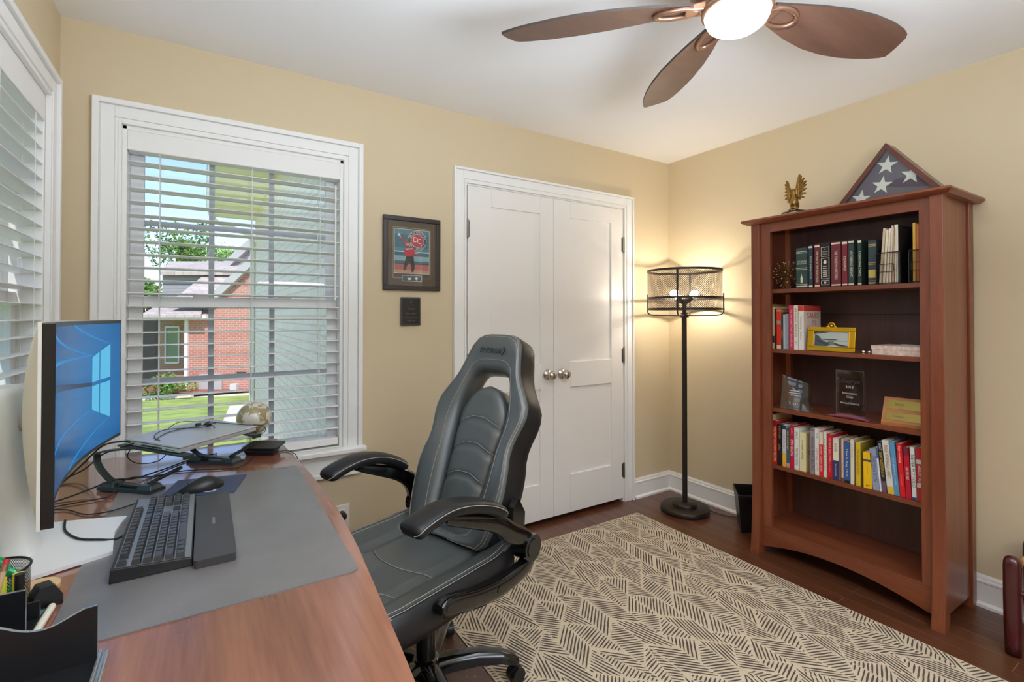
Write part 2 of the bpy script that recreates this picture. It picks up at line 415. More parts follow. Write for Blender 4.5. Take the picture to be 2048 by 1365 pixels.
# ---- wall outlet and plug behind the desk
M_plate = mat('outlet_plastic', (238,234,226), .35); M_blackp = mat('black_plastic', (24,24,25), .35)
b = MB(); b.box((.530,YB-.006,.240),(.606,YB,.366)); b.box((.551,YB-.008,.312),(.585,YB-.005,.345)); b.box((.551,YB-.008,.262),(.585,YB-.005,.295))
tag(b.build('wall_outlet', M_plate, bevel=.002), 'ivory wall outlet plate under the window sill', 'outlet')
b = MB(); b.cyl((.568,YB-.008,.318),(.568,YB-.034,.318),.021,n=20); b.cyl((.568,YB-.034,.318),(.568,YB-.046,.318),.021,.012,n=20)
b.tube(bez([(.568,YB-.045,.318),(.56,YB-.07,.30),(.545,YB-.065,.2),(.54,YB-.05,.05),(.5,YB-.05,.008),(.3,YB-.06,.006)]), .003, 8)
tag(b.build('power_plug', M_blackp, bevel=.002), 'black round plug in the wall outlet under the window', 'plug')
# ================================================================== OUTSIDE
cy_, sy_ = math.cos(.5601), math.sin(.5601)
ME = Matrix(((cy_, sy_, 0, 0), (-sy_, cy_, 0, 0), (0, 0, 1, 0), (0, 0, 0, 1)))     # the neighbour's lot is turned against our room
def PX(px, d): return (px-1024)/976.5*d
def PZ(py, d): return 1.294+(632-py)/976.5*d
def gz(y): return -.35-.078*min(max(0, y-5), 16)
M_grass = mat('lawn_grass', (140,158,76), .9, bump=.6, bscale=60, var=.35, vscale=1.6)
b = MB(); ys = [-20, -5, 0, 2.7, 5, 8, 11, 14, 17, 21, 30, 45, 80]; xs = [-60, -30, -15, -8, -4, -1, 1, 4, 10, 25, 60]
b.grid([[(x, y, gz(y)) for x in xs] for y in ys]); b.build('lawn', M_grass, kind='structure')
M_conc = mat('concrete_path', (214,206,196), .8, bump=.2, bscale=90, var=.08)
b = MB()
b.add([(.16,9.3,gz(9.3)+.03),(.62,9.3,gz(9.3)+.03),(1.6,15,gz(15)+.03),(.55,15,gz(15)+.03),(.16,9.3,gz(9.3)-.1),(.62,9.3,gz(9.3)-.1),(1.6,15,gz(15)-.1),(.55,15,gz(15)-.1)],[(0,1,2,3),(7,6,5,4),(0,4,5,1),(1,5,6,2),(2,6,7,3),(3,7,4,0)])
b.box((-1.6,2.70,-.5),(.675,6.6,gz(6.6)+.05))  # unseen slab added to bounce neutral sunlight up to the soffit
tag(b.build('walkway', M_conc, kind='structure'), 'pale concrete walkway and added light-bouncing slab beside the white brick wall', 'path')

# our own wing seen through the right half of the window
M_pbrick = bricks('painted_brick', (246,232,222), (240,224,212), (222,208,196), .2, .068, .006, .7, 'yz', bump=1.0)
M_soff = mat('soffit_paint', (244,238,232), .6)
M_gut = mat('gutter_metal', (236,236,230), .4)
M_shing = bricks('roof_shingles', (168,156,152), (190,176,168), (120,112,112), .32, .16, .008, .9, 'xy', bump=.5)
r = struct('wall_wing', 'white painted brick wing of the house outside the window', 'wall')
b = MB(); b.box((.68,YB+T+.005,-1.5),(.80,9.0,2.95)); b.box((.80,8.9,-1.5),(4,9.0,2.95)); b.build('brick_wall', M_pbrick, r)
b = MB(); b.box((.12,YB+T+.005,2.93),(.70,9.4,2.945))
for y in [2.9+.32*k for k in range(20)]: b.box((.13,y,2.926),(.68,y+.012,2.931))
b.build('soffit', M_soff, r)
b = MB(); b.box((.10,YB+T+.005,2.925),(.125,9.42,3.10)); b.box((.10,9.40,2.925),(4,9.42,3.10))
b.grid([[(.10-.10*a, y, 3.1-.11*c) for a, c in ((0,0),(1,0),(1,.3),(.75,.7),(.6,1),(0,1))] for y in (YB+T+.01, 9.42)], 0, False, False, False); b.build('gutter', M_gut, r)
b = MB(); b.tube(bez([(.05,9.3,2.98),(.12,9.28,2.84),(.35,9.1,2.72),(.56,9.02,2.62),(.635,8.98,2.48),(.64,8.97,1.5),(.64,8.97,-.62)],6), .038, 8); b.build('downspout', M_gut, r)
b = MB(); b.add([(.0,YB+T+.005,3.1),(.0,9.45,3.1),(3.4,9.45,5.3),(3.4,YB+T+.005,5.3)],[(0,1,2,3)]); b.add([(.0,YB+T+.005,3.06),(.0,9.45,3.06),(3.4,9.45,5.26),(3.4,YB+T+.005,5.26)],[(0,1,2,3)]); b.build('roof', M_shing, r)

# neighbour's house
M_rbrick = bricks('red_brick', (184,122,106), (172,108,96), (200,174,164), .2, .075, .008, .85, 'xz', bump=.5)
M_sid = bricks('grey_siding', (150,146,152), (152,148,154), (96,94,100), 30, .15, .012, .7, 'xz', bump=.8)
M_tan = bricks('porch_brick', (168,136,106), (158,126,98), (186,166,144), .2, .075, .008, .85, 'xz', bump=.4)
M_wtrim = mat('exterior_trim', (226,220,216), .6)
M_gtrim = mat('grey_rake_board', (176,172,172), .6)
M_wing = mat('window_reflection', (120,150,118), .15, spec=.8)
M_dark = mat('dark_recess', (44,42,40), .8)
t = thing('neighbor_house', 'red brick house with grey shingle roof seen through the window', 'house', ME @ Vector((PX(440,17.5), 17.5, -1.35)), 0)
d = 17.5
# build in the lot frame, so that courses run along it
t.rotation_euler = (0, 0, -.5601); WM[t.name] = Matrix.Translation(t.location) @ Matrix.Rotation(-.5601, 4, 'Z')
def HB(b, name, m, par):
    b.v = [ME @ v for v in b.v]; return b.build(name, m, par)
b = MB(); poly = [(PX(373,d),-1.6),(PX(640,d),-1.6),(PX(640,d),PZ(420,d)),(PX(612,d),PZ(420,d)),(PX(425,d),PZ(600,d)),(PX(418,d),PZ(628,d)),(PX(373,d),PZ(628,d))]
Mxz = Matrix.Translation((0,d+7,0)) @ Matrix.Rotation(PI/2, 4, 'X')
b.prism(poly, 7, 0, Mxz); HB(b, 'brick_wall', M_rbrick, t)
b = MB(); b.bar((PX(416,d),d-.12,PZ(611,d)),(PX(612,d),d-.12,PZ(424,d)),.2,.26,(0,0,1)); HB(b, 'rake_board', M_gtrim, t)
b = MB(); b.box((PX(371,d),d-.06,-1.6),(PX(377.5,d),d+.02,PZ(630,d))); b.box((PX(288,d),d-.25,PZ(637,d)),(PX(420,d),d+.0,PZ(631,d))); HB(b, 'corner_board', M_wtrim, t)
b = MB()
def slab(q, th=.12): b.add([*q, *[(x,y,z-th) for x,y,z in q]], [(0,1,2,3),(7,6,5,4),(0,4,5,1),(1,5,6,2),(2,6,7,3),(3,7,4,0)])
d2 = 19.6
slab([(PX(344,d),d-.1,PZ(604,d)),(PX(422,d),d-.1,PZ(604,d)),(PX(560,d2),d2,PZ(550,d2)),(PX(408,d2),d2,PZ(550,d2))]); HB(b, 'lower_roof', M_shing, t)
b = MB(); slab([(PX(300,d),d-.45,PZ(630,d-.45)),(PX(418,d),d-.45,PZ(630,d-.45)),(PX(408,d+1.4),d+1.4,PZ(606,d+1.4)),(PX(322,d+1.4),d+1.4,PZ(606,d+1.4))],.1); HB(b, 'porch_roof', M_shing, t)
b = MB(); d3 = 22.2
slab([(PX(319,d2-.3),d2-.3,PZ(544,d2-.3)),(PX(520,d2-.3),d2-.3,PZ(544,d2-.3)),(PX(540,d3),d3,PZ(523,d3)),(PX(338,d3),d3,PZ(523,d3))]); HB(b, 'upper_roof', M_shing, t)
b = MB(); b.box((PX(324,d2),d2,-1.6),(PX(560,d2),d2+3,PZ(547,d2))); HB(b, 'siding_wall', M_sid, t)
d4 = 21
poly = [(PX(440,d4),PZ(545,d4)),(PX(620,d4),PZ(545,d4)),(PX(620,d4),PZ(440,d4)),(PX(560,d4),PZ(440,d4))]
b = MB(); b.prism([(PX(448,d4),PZ(540,d4)),(PX(620,d4),PZ(540,d4)),(PX(620,d4),PZ(400,d4)),(PX(600,d4),PZ(400,d4))], 3, 0, Matrix.Translation((0,d4+3,0)) @ Matrix.Rotation(PI/2,4,'X')); HB(b, 'gable_siding', M_sid, t)
b = MB(); b.bar((PX(442,d4),d4-.1,PZ(543,d4)),(PX(604,d4),d4-.1,PZ(395,d4)),.2,.3,(0,0,1)); HB(b, 'gable_rake_board', M_gtrim, t)
dp = 18.7
b = MB(); b.box((PX(317,dp),dp,-1.6),(PX(392,dp),dp+.6,PZ(628,dp))); HB(b, 'porch_wall', M_tan, t)
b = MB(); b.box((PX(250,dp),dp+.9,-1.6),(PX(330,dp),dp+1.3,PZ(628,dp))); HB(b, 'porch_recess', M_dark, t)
b = MB(); x0, x1, z0, z1 = PX(334,dp), PX(358,dp), PZ(724,dp), PZ(656,dp)
for q in ((x0-.05,z0-.05,x0,z1+.05),(x1,z0-.05,x1+.05,z1+.05),(x0,z0-.08,x1,z0),(x0,z1,x1,z1+.06),(x0,(z0+z1)/2-.02,x1,(z0+z1)/2+.02)): b.box((q[0],dp-.05,q[1]),(q[2],dp+.01,q[3]))
wf = HB(b, 'porch_window', M_wtrim, t)
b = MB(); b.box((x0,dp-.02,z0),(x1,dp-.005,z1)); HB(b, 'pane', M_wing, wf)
M_meter = mat('meter_grey', (206,204,200), .5)
b = MB(); b.box((PX(466,d),d-.18,PZ(784,d)),(PX(479,d),d-.01,PZ(767,d))); HB(b, 'meter_box', M_meter, t)
b = MB(); b.box((PX(476,d),d-.06,PZ(752,d)),(PX(493,d),d-.01,PZ(744,d))); HB(b, 'wall_vent', M_dark, t)
b = MB(); b.box((PX(400,d),d-.05,PZ(784,d)),(PX(446,d),d-.01,PZ(748,d))); HB(b, 'crawl_door', M_gtrim, t)
M_mulch = mat('bark_mulch', (140,82,66), .95, bump=1, bscale=40, var=.4, vscale=20)
b = MB(); zk = -1.36
b.add([ME @ Vector(p) for p in ((PX(280,d),d-.9,gz(16)-.1),(PX(388,d),d-.8,gz(16)-.14),(PX(520,d),d-.5,gz(16)-.14),(PX(520,d),d+.1,-1.33),(PX(280,d),d+.9,-1.30),(PX(280,d),d+1.4,-1.2))],[(0,1,2,3,4,5)])
b.build('mulch_bed', M_mulch, kind='structure')
b = MB(); b.bar(ME @ Vector((PX(270,16.6),16.6,PZ(799,16.6))), ME @ Vector((PX(386,16.6),16.6,PZ(792,16.6))), .14, .09); b.bar(ME @ Vector((PX(386,16.9),16.9,PZ(796,16.9))), ME @ Vector((PX(530,16.9),16.9,PZ(786,16.9))), .1, .07)
tag(b.build('garden_kerb', M_conc, kind='structure'), 'pale stone kerb between lawn and mulch bed', 'kerb')

# trees and shrub
M_leaf = [mat('leaf_green', (92,128,48), .6, var=.35, vscale=1.3), mat('leaf_bright', (150,182,56), .6, var=.3, vscale=1.3), mat('leaf_dark', (52,74,40), .7, var=.4, vscale=1.1)]
M_bark = mat('bark', (92,76,62), .9)
def tree(px, py, dd, R, m, label, name='leafy_tree', squash=1., group=None, n=3600, leaf=.115, pos=None):
    c = ME @ Vector((PX(px,dd), dd, PZ(py,dd))) if pos is None else Vector(pos)
    g = gz(c.y); rr = random.Random(int(px*7+py))
    t = thing(name, label, 'tree' if 'tree' in name else 'shrub', (c.x, c.y, g), 0, group)
    b = MB(); lumps = [(Vector((rr.gauss(0,.42), rr.gauss(0,.42), rr.gauss(0,.36)*squash))*R, R*rr.uniform(.35,.6)) for _ in range(14)]
    for k in range(n):
        lc, lr = rr.choice(lumps); dv = Vector((rr.gauss(0,1), rr.gauss(0,1), rr.gauss(0,1))).normalized()
        p = c+lc+dv*lr*rr.uniform(.75,1.05); s = leaf*rr.uniform(.6,1.5)
        u = Vector((rr.gauss(0,1), rr.gauss(0,1), rr.gauss(0,1))).normalized(); w = u.orthogonal().normalized()
        b.add([p-u*s, p+w*s*.5, p+u*s, p-w*s*.5], [(0,1,2,3)])
    b.build('foliage', m, t)
    b = MB(); b.cyl((c.x,c.y,g-.2),(c.x,c.y,c.z), max(.06,R*.09), max(.03,R*.04), 10)
    for k in range(5):
        lc, lr = lumps[k]; b.cyl((c.x,c.y,g+(c.z-g)*.55), c+lc*.8, max(.03,R*.04), .02, 6)
    b.build('trunk', M_bark, t)
tree(378,512,34,2.0,M_leaf[0],'round green tree rising behind the grey shingle roof')
tree(458,514,41,1.5,M_leaf[1],'bright yellow green tree between the two neighbouring gables', n=1000)
tree(297,585,26,1.1,M_leaf[0],'green tree left of the neighbouring roof', n=1100, leaf=.12)
tree(297,690,21.5,1.25,M_leaf[2],'dark tree beside the porch', squash=1.8, n=1600, leaf=.1)
tree(330,772,16.6,.55,M_leaf[0],'clipped green shrub in the mulch bed by the porch', 'garden_shrub', .55, n=900, leaf=.05)
tree(1,1,1,2.6,M_leaf[0],'broad green tree outside the window behind the monitor', pos=(-15,3.0,2.2), n=1900, leaf=.2)
tree(5,3,1,2.2,M_leaf[2],'dark green tree outside the window behind the monitor', pos=(-12,19,1.6), n=1500, leaf=.2)
# ================================================================== DESK AND WHAT STANDS ON IT
ZD = .76
M_desk = wood('desk_wood', (106,58,42), (142,86,64), (166,108,84), 'y', .7, .25, 1., .10)
M_desk.node_tree.nodes['Principled BSDF'].inputs['Coat IOR'].default_value = 1.75
M_deskd = wood('desk_wood_end', (84,38,24), (116,56,34), (140,74,46), 'z', .7, .28, .35, .12)
t = thing('desk', 'dark reddish wooden desk with a gently bowed front edge', 'desk', (-.07,1.44,0))
bow = [(.52,.243),(.60,.252),(.684,.262),(.78,.271),(.915,.282),(1.132,.300),(1.3,.309),(1.444,.313),(1.6,.309),(1.746,.304),(1.902,.296),(2.0,.291),(2.14,.280),(2.25,.274),(2.352,.262)]
out = [(-.455,2.352),(-.455,.52)]+[(x,y) for y,x in bow]
b = MB(); b.prism(out, .036, 0, Matrix.Translation((0,0,ZD-.036))); b.build('desk_top', M_desk, t, bevel=.007)
b = MB(); b.box((-.43,.60,.655),(.20,.62,.724)); b.box((-.43,2.25,.655),(.20,2.27,.724)); b.box((.185,.62,.655),(.205,2.25,.724)); b.box((-.43,.62,.655),(-.41,2.25,.724)); b.build('apron', M_deskd, t, bevel=.002)
for x, y in ((-.40,.63),(.17,.63),(-.40,2.24),(.17,2.24)):
    b = MB(); b.add([(x-.035,y-.035,.724),(x+.035,y-.035,.724),(x+.035,y+.035,.724),(x-.035,y+.035,.724),(x-.024,y-.024,0),(x+.024,y-.024,0),(x+.024,y+.024,0),(x-.024,y+.024,0)],[(0,1,2,3),(7,6,5,4),(0,4,5,1),(1,5,6,2),(2,6,7,3),(3,7,4,0)])
    b.build('leg', M_deskd, t, bevel=.003)

def round_rect(x0, y0, x1, y1, r, n=5):
    o = []
    for cx, cy, a0 in ((x1-r,y1-r,0),(x0+r,y1-r,90),(x0+r,y0+r,180),(x1-r,y0+r,270)):
        for k in range(n+1): a = math.radians(a0+90*k/n); o.append((cx+r*math.cos(a), cy+r*math.sin(a)))
    return o
M_matl = mat('desk_mat_leather', (116,111,111), .34, coat=.35, coat_r=.22, spec=.9, bump=.25, bscale=420, var=.12, vscale=9)
b = MB(); b.prism(round_rect(-.221,1.040,.276,1.888,.018), .0025, 0, Matrix.Translation((0,0,ZD)))
M_grey = mat('grey_print', (120,118,118), .5)
for k, (dx, dy) in enumerate(((0,0),(.008,.004))): b.tube([(.215+dx,1.862+dy,ZD+.0027),(.228+dx,1.872-dy,ZD+.0027),(.238+dx,1.862+dy,ZD+.0027)], .0008, 4, 1)
tag(b.build('desk_mat', [M_matl, M_grey], bevel=.001), 'large charcoal leather mat covering the front of the desk', 'desk mat')

# ---- curved monitor
M_silver = mat('monitor_silver', (228,230,226), .4)
M_plate_s = mat('stand_plate', (236,236,236), .4)
M_bez = mat('monitor_bezel', (26,26,29), .3)
t = thing('curved_monitor', 'wide curved monitor showing a blue desktop picture on a silver stand', 'monitor', (-.33,1.48,ZD))
yc, hf, xm, sag = 1.4825, .3775, -.214, .045
def xf(y, off=0): return xm-off-sag*(1-((y-yc)/hf)**2)
def strip(b, z0, z1, o0, o1, y0=yc-hf, y1=yc+hf, n=24, mi=0):
    rows = []
    for k in range(n+1):
        y = y0+(y1-y0)*k/n
        rows.append([(xf(y,o0),y,z0),(xf(y,o0),y,z1),(xf(y,o1),y,z1),(xf(y,o1),y,z0)])
    b.grid(rows, mi, True, False, False)
    b.poly([rows[0][i] for i in (0,1,2,3)], mi); b.poly([rows[-1][i] for i in (3,2,1,0)], mi)
b = MB(); strip(b, .938, 1.281, .0, .0165); b.build('bezel', M_bez, t)
b = MB(); strip(b, .936, 1.283, .017, .022)
rows = []
for k in range(25):
    y = yc-hf+2*hf*k/24; e = math.sin(PI*k/24)**.5
    row = []
    for j in range(13):
        z = .940+.339*j/12; q = math.sin(PI*j/12)**.6
        row.append((xf(y,.020)-.034*e*q, y, z))
    rows.append(row)
b.grid(rows); b.build('back_shell', M_silver, t)
# lit screen
m, nt, bs = nmat('screen_picture')
tc = nt.nodes.new('ShaderNodeTexCoord'); vs = nt.nodes.new('ShaderNodeVectorMath'); vs.operation = 'DISTANCE'
nt.links.new(tc.outputs['Object'], vs.inputs[0]); vs.inputs[1].default_value = (.09, 1.72-1.48, 1.11-ZD)
rp = nt.nodes.new('ShaderNodeValToRGB'); e = rp.color_ramp.elements
e[0].position = 0; e[0].color = (*lin((0,150,236)), 1); e[1].position = .62; e[1].color = (*lin((16,72,124)), 1)
k = e.new(.16); k.color = (*lin((0,140,228)), 1); k = e.new(.30); k.color = (*lin((0,104,178)), 1); k = e.new(.45); k.color = (*lin((10,82,142)), 1)
nt.links.new(vs.outputs['Value'], rp.inputs['Fac']); nt.links.new(rp.outputs['Color'], bs.inputs['Emission Color'])
bs.inputs['Emission Strength'].default_value = .44; bs.inputs['Specular IOR Level'].default_value = .18; bs.inputs['Base Color'].default_value = (.004,.004,.006,1); bs.inputs['Roughness'].default_value = .22
M_screen = m
M_pane = mat('screen_pane', (0,0,0), .4, emit=(96,208,255), es=.72)
M_beam = mat('screen_beam', (0,0,0), .4, emit=(30,150,230), es=.62)
M_line = mat('screen_dark_line', (4,20,44), .3, emit=(8,40,84), es=.6)
b = MB(); z0s, z1s = .947, 1.272
rows = [[(xf(yc-hf+.006+(2*hf-.012)*k/30,-.0008), yc-hf+.006+(2*hf-.012)*k/30, z) for z in (z0s, z1s)] for k in range(31)]
b.grid(rows, 0, False, False, True)
def sp(y, z, o=-.0014): return (xf(y,o), y, z)
def zt(y): return 1.185+(y-1.65)*.22
def zb(y): return 1.052-(y-1.65)*.33
for y0, y1 in ((1.652,1.705),(1.712,1.783)):
    b.poly([sp(y0,1.121),sp(y1,1.121),sp(y1,zt(y1)),sp(y0,zt(y0))], 1); b.poly([sp(y0,zb(y0)),sp(y1,zb(y1)),sp(y1,1.111),sp(y0,1.111)], 1)
for a, c in (((1.652,1.19),(1.15,1.268)), ((1.652,1.05),(1.15,1.03)), ((1.783,1.215),(1.50,1.270)), ((1.783,1.01),(1.45,.949)), ((1.652,1.19),(1.22,1.20))):
    n = 10; dw = .0016
    P = [(a[0]+(c[0]-a[0])*k/n, a[1]+(c[1]-a[1])*k/n, dw*(1+1.5*k/n)) for k in range(n+1)]
    b.grid([[sp(y,z-w,-.0011),sp(y,z+w,-.0011)] for y,z,w in P], 2, False, False, False)
b.grid([[sp(1.112+(1.652-1.112)*k/12, 1.112+.050*(1-k/12)-.004*(1-k/14), -.0012), sp(1.112+(1.652-1.112)*k/12, 1.120+.050*(1-k/12)+.004*(1-k/14), -.0012)] for k in range(13)], 3, False, False, False)
b.build('screen', [M_screen, M_pane, M_beam, M_line], t)
# stand
b = MB(); P = [(-.455,1.315),(-.30,1.345),(-.172,1.396),(-.178,1.45),(-.184,1.52),(-.178,1.58),(-.170,1.622),(-.30,1.665),(-.455,1.70)]
b.prism(P, .008, 0, Matrix.Translation((0,0,ZD+.0025))); b.build('stand_base', M_plate_s, t, bevel=.001)
b = MB(); rows = []
for z, cx, rx, ry in ((ZD+.010,-.345,.034,.05),(.80,-.352,.030,.05),(.90,-.362,.027,.052),(1.02,-.368,.025,.054),(1.12,-.372,.024,.055),(1.138,-.372,.020,.050)):
    rows.append([(cx+rx*math.copysign(abs(math.cos(2*PI*j/28))**.7, math.cos(2*PI*j/28)), 1.505+ry*math.copysign(abs(math.sin(2*PI*j/28))**.7, math.sin(2*PI*j/28)), z) for j in range(28)])
b.grid(rows, 0, True); b.poly(rows[-1]); b.build('stand_column', M_silver, t, weld=True)
b = MB(); b.cyl((-.35,1.5,1.06),(-.30,1.49,1.06),.022,n=20); b.build('stand_hinge', M_gtrim, t)

# ---- keyboard
M_kb = mat('keyboard_plate', (158,160,164), .3, .7); M_key = mat('key_cap', (58,58,61), .24); M_kbd = mat('keyboard_case', (28,29,31), .4); M_wr = mat('wrist_rest', (64,62,62), .4, bump=.2, bscale=500)
t = thing('keyboard', 'full size black keyboard with grey metal plate on the charcoal mat', 'keyboard', (-.09,1.465,ZD))
ZM = ZD+.0027
def kz(x): return ZM+.018+(-.022-x)*.07
b = MB(); b.add([(-.160,1.243,ZM),(-.020,1.243,ZM),(-.020,1.687,ZM),(-.160,1.687,ZM),(-.158,1.246,kz(-.16)),(-.022,1.246,kz(-.02)),(-.022,1.684,kz(-.02)),(-.158,1.684,kz(-.16))],[(0,3,2,1),(4,5,6,7),(0,1,5,4),(1,2,6,5),(2,3,7,6),(3,0,4,7)])
b.build('case', M_kbd, t, bevel=.002)
b = MB(); b.add([(-.152,1.249,kz(-.152)+.0004),(-.024,1.249,kz(-.024)+.0004),(-.024,1.681,kz(-.024)+.0004),(-.152,1.681,kz(-.152)+.0004)],[(0,1,2,3)]); b.build('plate', M_kb, t)
b = MB(); u = .0187
def key(xc, y0, w):
    y0 += .0008; y1 = y0+w-.0024; z = kz(xc); x0, x1 = xc-.0086, xc+.0086; i = .0026
    b.add([(x0,y0,z),(x1,y0,z),(x1,y1,z),(x0,y1,z),(x0+i,y0+i,z+.010),(x1-i,y0+i,z+.010),(x1-i,y1-i,z+.010),(x0+i,y1-i,z+.010)],[(4,5,6,7),(0,1,5,4),(1,2,6,5),(2,3,7,6),(3,0,4,7)])
Y0 = 1.251; X = [-.142,-.118,-.0993,-.0806,-.0619,-.0432]
# left edge of the typist's keyboard is the near end (small y)
lay = {0: [1,-1,1,1,1,1,-.5,1,1,1,1,-.5,1,1,1,1,-.25,1,1,1], 1: [1]*13+[2,-.25,1,1,1,-.25,1,1,1,1], 2: [1.5]+[1]*12+[1.5,-.25,1,1,1,-.25,1,1,1,1], 3: [1.75]+[1]*11+[2.25,-3.5,1,1,1,1], 4: [2.25]+[1]*10+[2.75,-1.25,1,-1.25,1,1,1,1], 5: [1.25,1.25,1.25,6.25,1.25,1.25,1.25,1.25,-.25,1,1,1,-.25,2,1,1]}
for r_, ks in lay.items():
    y = Y0
    for w in ks:
        if w > 0: key(X[r_]+.0, y, w*u)
        y += abs(w)*u
b.build('keys', M_key, t)
b = MB(); b.prism(round_rect(-.019,1.222,.060,1.655,.008), .017, 0, Matrix.Translation((0,0,ZM))); b.box((.017,1.42,ZM+.0168),(.023,1.465,ZM+.0174),1)
tag(b.build('wrist_rest', [M_wr, M_grey], bevel=.004), 'dark grey padded wrist rest along the front of the keyboard', 'wrist rest')

# ---- mouse and pad
M_pad = mat('mouse_pad_print', (66,74,98), .6, bump=.1, bscale=500); M_padw = mat('pad_white', (214,214,214), .6)
b = MB(); Q = [(-.072,1.903),(.118,1.855),(.075,1.691),(-.115,1.739)]
b.prism(Q[::-1], .003, 0, Matrix.Translation((0,0,ZM)))
Mp = frame((.018,1.752,ZM+.0032), (.193,-.048,0), (.043,.164,0))
b.text('S', .085, Mp, 1)
b.box((-.09,.028,0),(-.086,.10,.0003), 1, frame((.005,1.80,ZM+.0031), (.043,.164,0), (-.193,.048,0)))
tag(b.build('mouse_pad', [M_pad, M_padw], bevel=.001), 'small dark blue mouse pad with a white letter under the mouse', 'mouse pad')
t = thing('computer_mouse', 'black wired mouse resting on the small dark blue pad', 'mouse', (-.008,1.765,ZM+.0033), math.radians(14))
b = MB(); rows = []
for i in range(15):
    a = i/14; x = -.058+.116*a; w = .033*math.sin(PI*min(1,max(0,(a*.94+.03))))**.45*(.86+.22*a); h = .040*math.sin(PI*(a*.86+.07))**.6*(.62+.5*a if a < .7 else .97-.35*(a-.7))
    rows.append([(x, w*math.cos(PI*j/14), max(.002,h*math.sin(PI*j/14)**.75)+.001 if 0 < j < 14 else .002) for j in range(15)])
b.grid(rows); b.build('shell', M_blackp, t, local=True, sub=1)
b = MB(); b.box((-.036,-.004,.0225),(-.020,.004,.0275)); b.build('scroll_wheel', M_kbd, t, local=True, bevel=.002)

# ---- laptop on its stand
M_alu = mat('laptop_aluminium', (196,198,202), .3, .45); M_std = mat('stand_metal', (62,72,72), .35, .6); M_rub = mat('black_rubber', (22,22,23), .6)
B_, C_, A_ = Vector((-.067,1.863,.880)), Vector((.166,2.072,.880)), Vector((-.222,2.016,.897))
ML = frame(B_, C_-B_, A_-B_); LW, LD = (C_-B_).length, (A_-B_).length
t = thing('laptop', 'closed grey laptop tilted on a raised stand beside the window', 'laptop', (-.03,2.05,.86))
b = MB(); b.box((0,0,-.0065),(LW,LD,0),0,ML); b.build('lid', M_alu, t, bevel=.002)
b = MB(); b.box((.001,.002,-.0205),(LW-.001,LD,-.0075),0,ML); b.build('base', M_alu, t, bevel=.002)
b = MB()
for k in range(12): b.box((-.0006,LD-.07-.0068*k,-.0165),(.002,LD-.074-.0068*k,-.0115),0,ML)
b.box((-.0006,.02,-.0145),(.002,.055,-.0133),0,ML); b.build('side_vents', M_blackp, t)
t = thing('laptop_stand', 'dark metal laptop stand with curved arms under the grey laptop', 'laptop stand', (-.03,2.0,ZD))
n = Vector((.73,-.684,0)); sd = Vector((.684,.73,0)); MS = ML
b = MB(); b.box((-.012,-.03,-.027),(.022,LD+.012,-.0215),0,MS); b.box((LW-.05,-.03,-.027),(LW-.016,LD+.012,-.0215),0,MS); b.box((.022,LD-.06,-.027),(LW-.05,LD-.035,-.0215),0,MS); b.box((-.012,-.034,-.034),(.022,-.026,-.0215),0,MS); b.box((LW-.05,-.034,-.034),(LW-.016,-.026,-.0215),0,MS)
b.build('support_rails', M_std, t, bevel=.001)
for P0 in (Vector((-.19,1.885,0)), Vector((.032,2.085,0))):
    ab = ML @ Vector((.005 if P0.y < 2 else LW-.033, LD*.75, -.0245))
    q = [P0+n*a+Vector((0,0,z)) for a, z in ((.075,.778),(.0,.778),(-.064,.784),(-.097,.803),(-.122,.830),(-.128,.852),(-.112,.872))]+[Vector((ab.x,ab.y,ab.z))]
    b = MB(); pth = bez(q, 6); wd = .020; rows = []
    for i, p in enumerate(pth):
        tg = (pth[min(i+1,len(pth)-1)]-pth[max(i-1,0)]).normalized(); up_ = sd.cross(tg).normalized()
        rows.append([p+sd*wd*.5+up_*.003, p-sd*wd*.5+up_*.003, p-sd*wd*.5-up_*.003, p+sd*wd*.5-up_*.003])
    b.grid(rows, 0, True, False, False); b.poly(rows[0]); b.poly(rows[-1][::-1]); b.build('curved_arm', M_std, t, bevel=.001, weld=True)
    b = MB(); MF = frame(P0+Vector((0,0,ZD+(.0028 if P0.y < 2 else 0))), n, sd)
    b.prism([(-.098,-.026),(-.098,.026),(.098,.026),(.098,-.026)], .010, 0, MF)
    for s_ in (-1, 1): b.add([(.098*s_,-.026,0),(.04*s_,-.026,0),(.04*s_,.026,0),(.098*s_,.026,0),(.088*s_,-.018,.022),(.045*s_,-.018,.022),(.045*s_,.018,.022),(.088*s_,.018,.022)],[(0,1,2,3),(7,6,5,4),(0,4,5,1),(1,5,6,2),(2,6,7,3),(3,7,4,0)],0,MF)
    b.build('foot', M_std, t, bevel=.002)
    b = MB(); b.bar(P0+n*.062+Vector((0,0,ZD+.024)), P0+n*.085+sd*.095+Vector((0,0,ZD+.048)), .012, .009); b.build('hook_arm', M_rub, t, bevel=.002)

# ---- earphones on the laptop
def onlap(u, v, h=.002): return ML @ Vector((u, v, h))
b = MB()
b.tube(bez([onlap(.02,.10),onlap(.05,.16),onlap(.12,.19,.004),onlap(.20,.13),onlap(.235,.12),onlap(.215,.09)],8), .0012, 6)
b.tube(bez([onlap(.14,.205),onlap(.19,.215,.012),onlap(.25,.17,.006),onlap(.285,.09),onlap(.30,.03),(.185,2.09,.875),(.196,2.085,.855),(.178,2.105,.838),(.16,2.12,.85),(.14,2.13,.852)],8), .0013, 6)
b.tube(bez([onlap(.02,.12),onlap(.11,.165),onlap(.215,.15),onlap(.27,.14)],8), .0012, 6)
for u, v, a in ((.205,.155,.4),(.222,.128,-.3)):
    c = onlap(u, v, .007); b.sphere(c, .0065, 10); b.cyl(c, c+Vector((.012*math.cos(a),.012*math.sin(a),.001)), .0042, n=10)
b.cyl(onlap(.23,.15,.004), onlap(.265,.165,.004), .003, n=8)
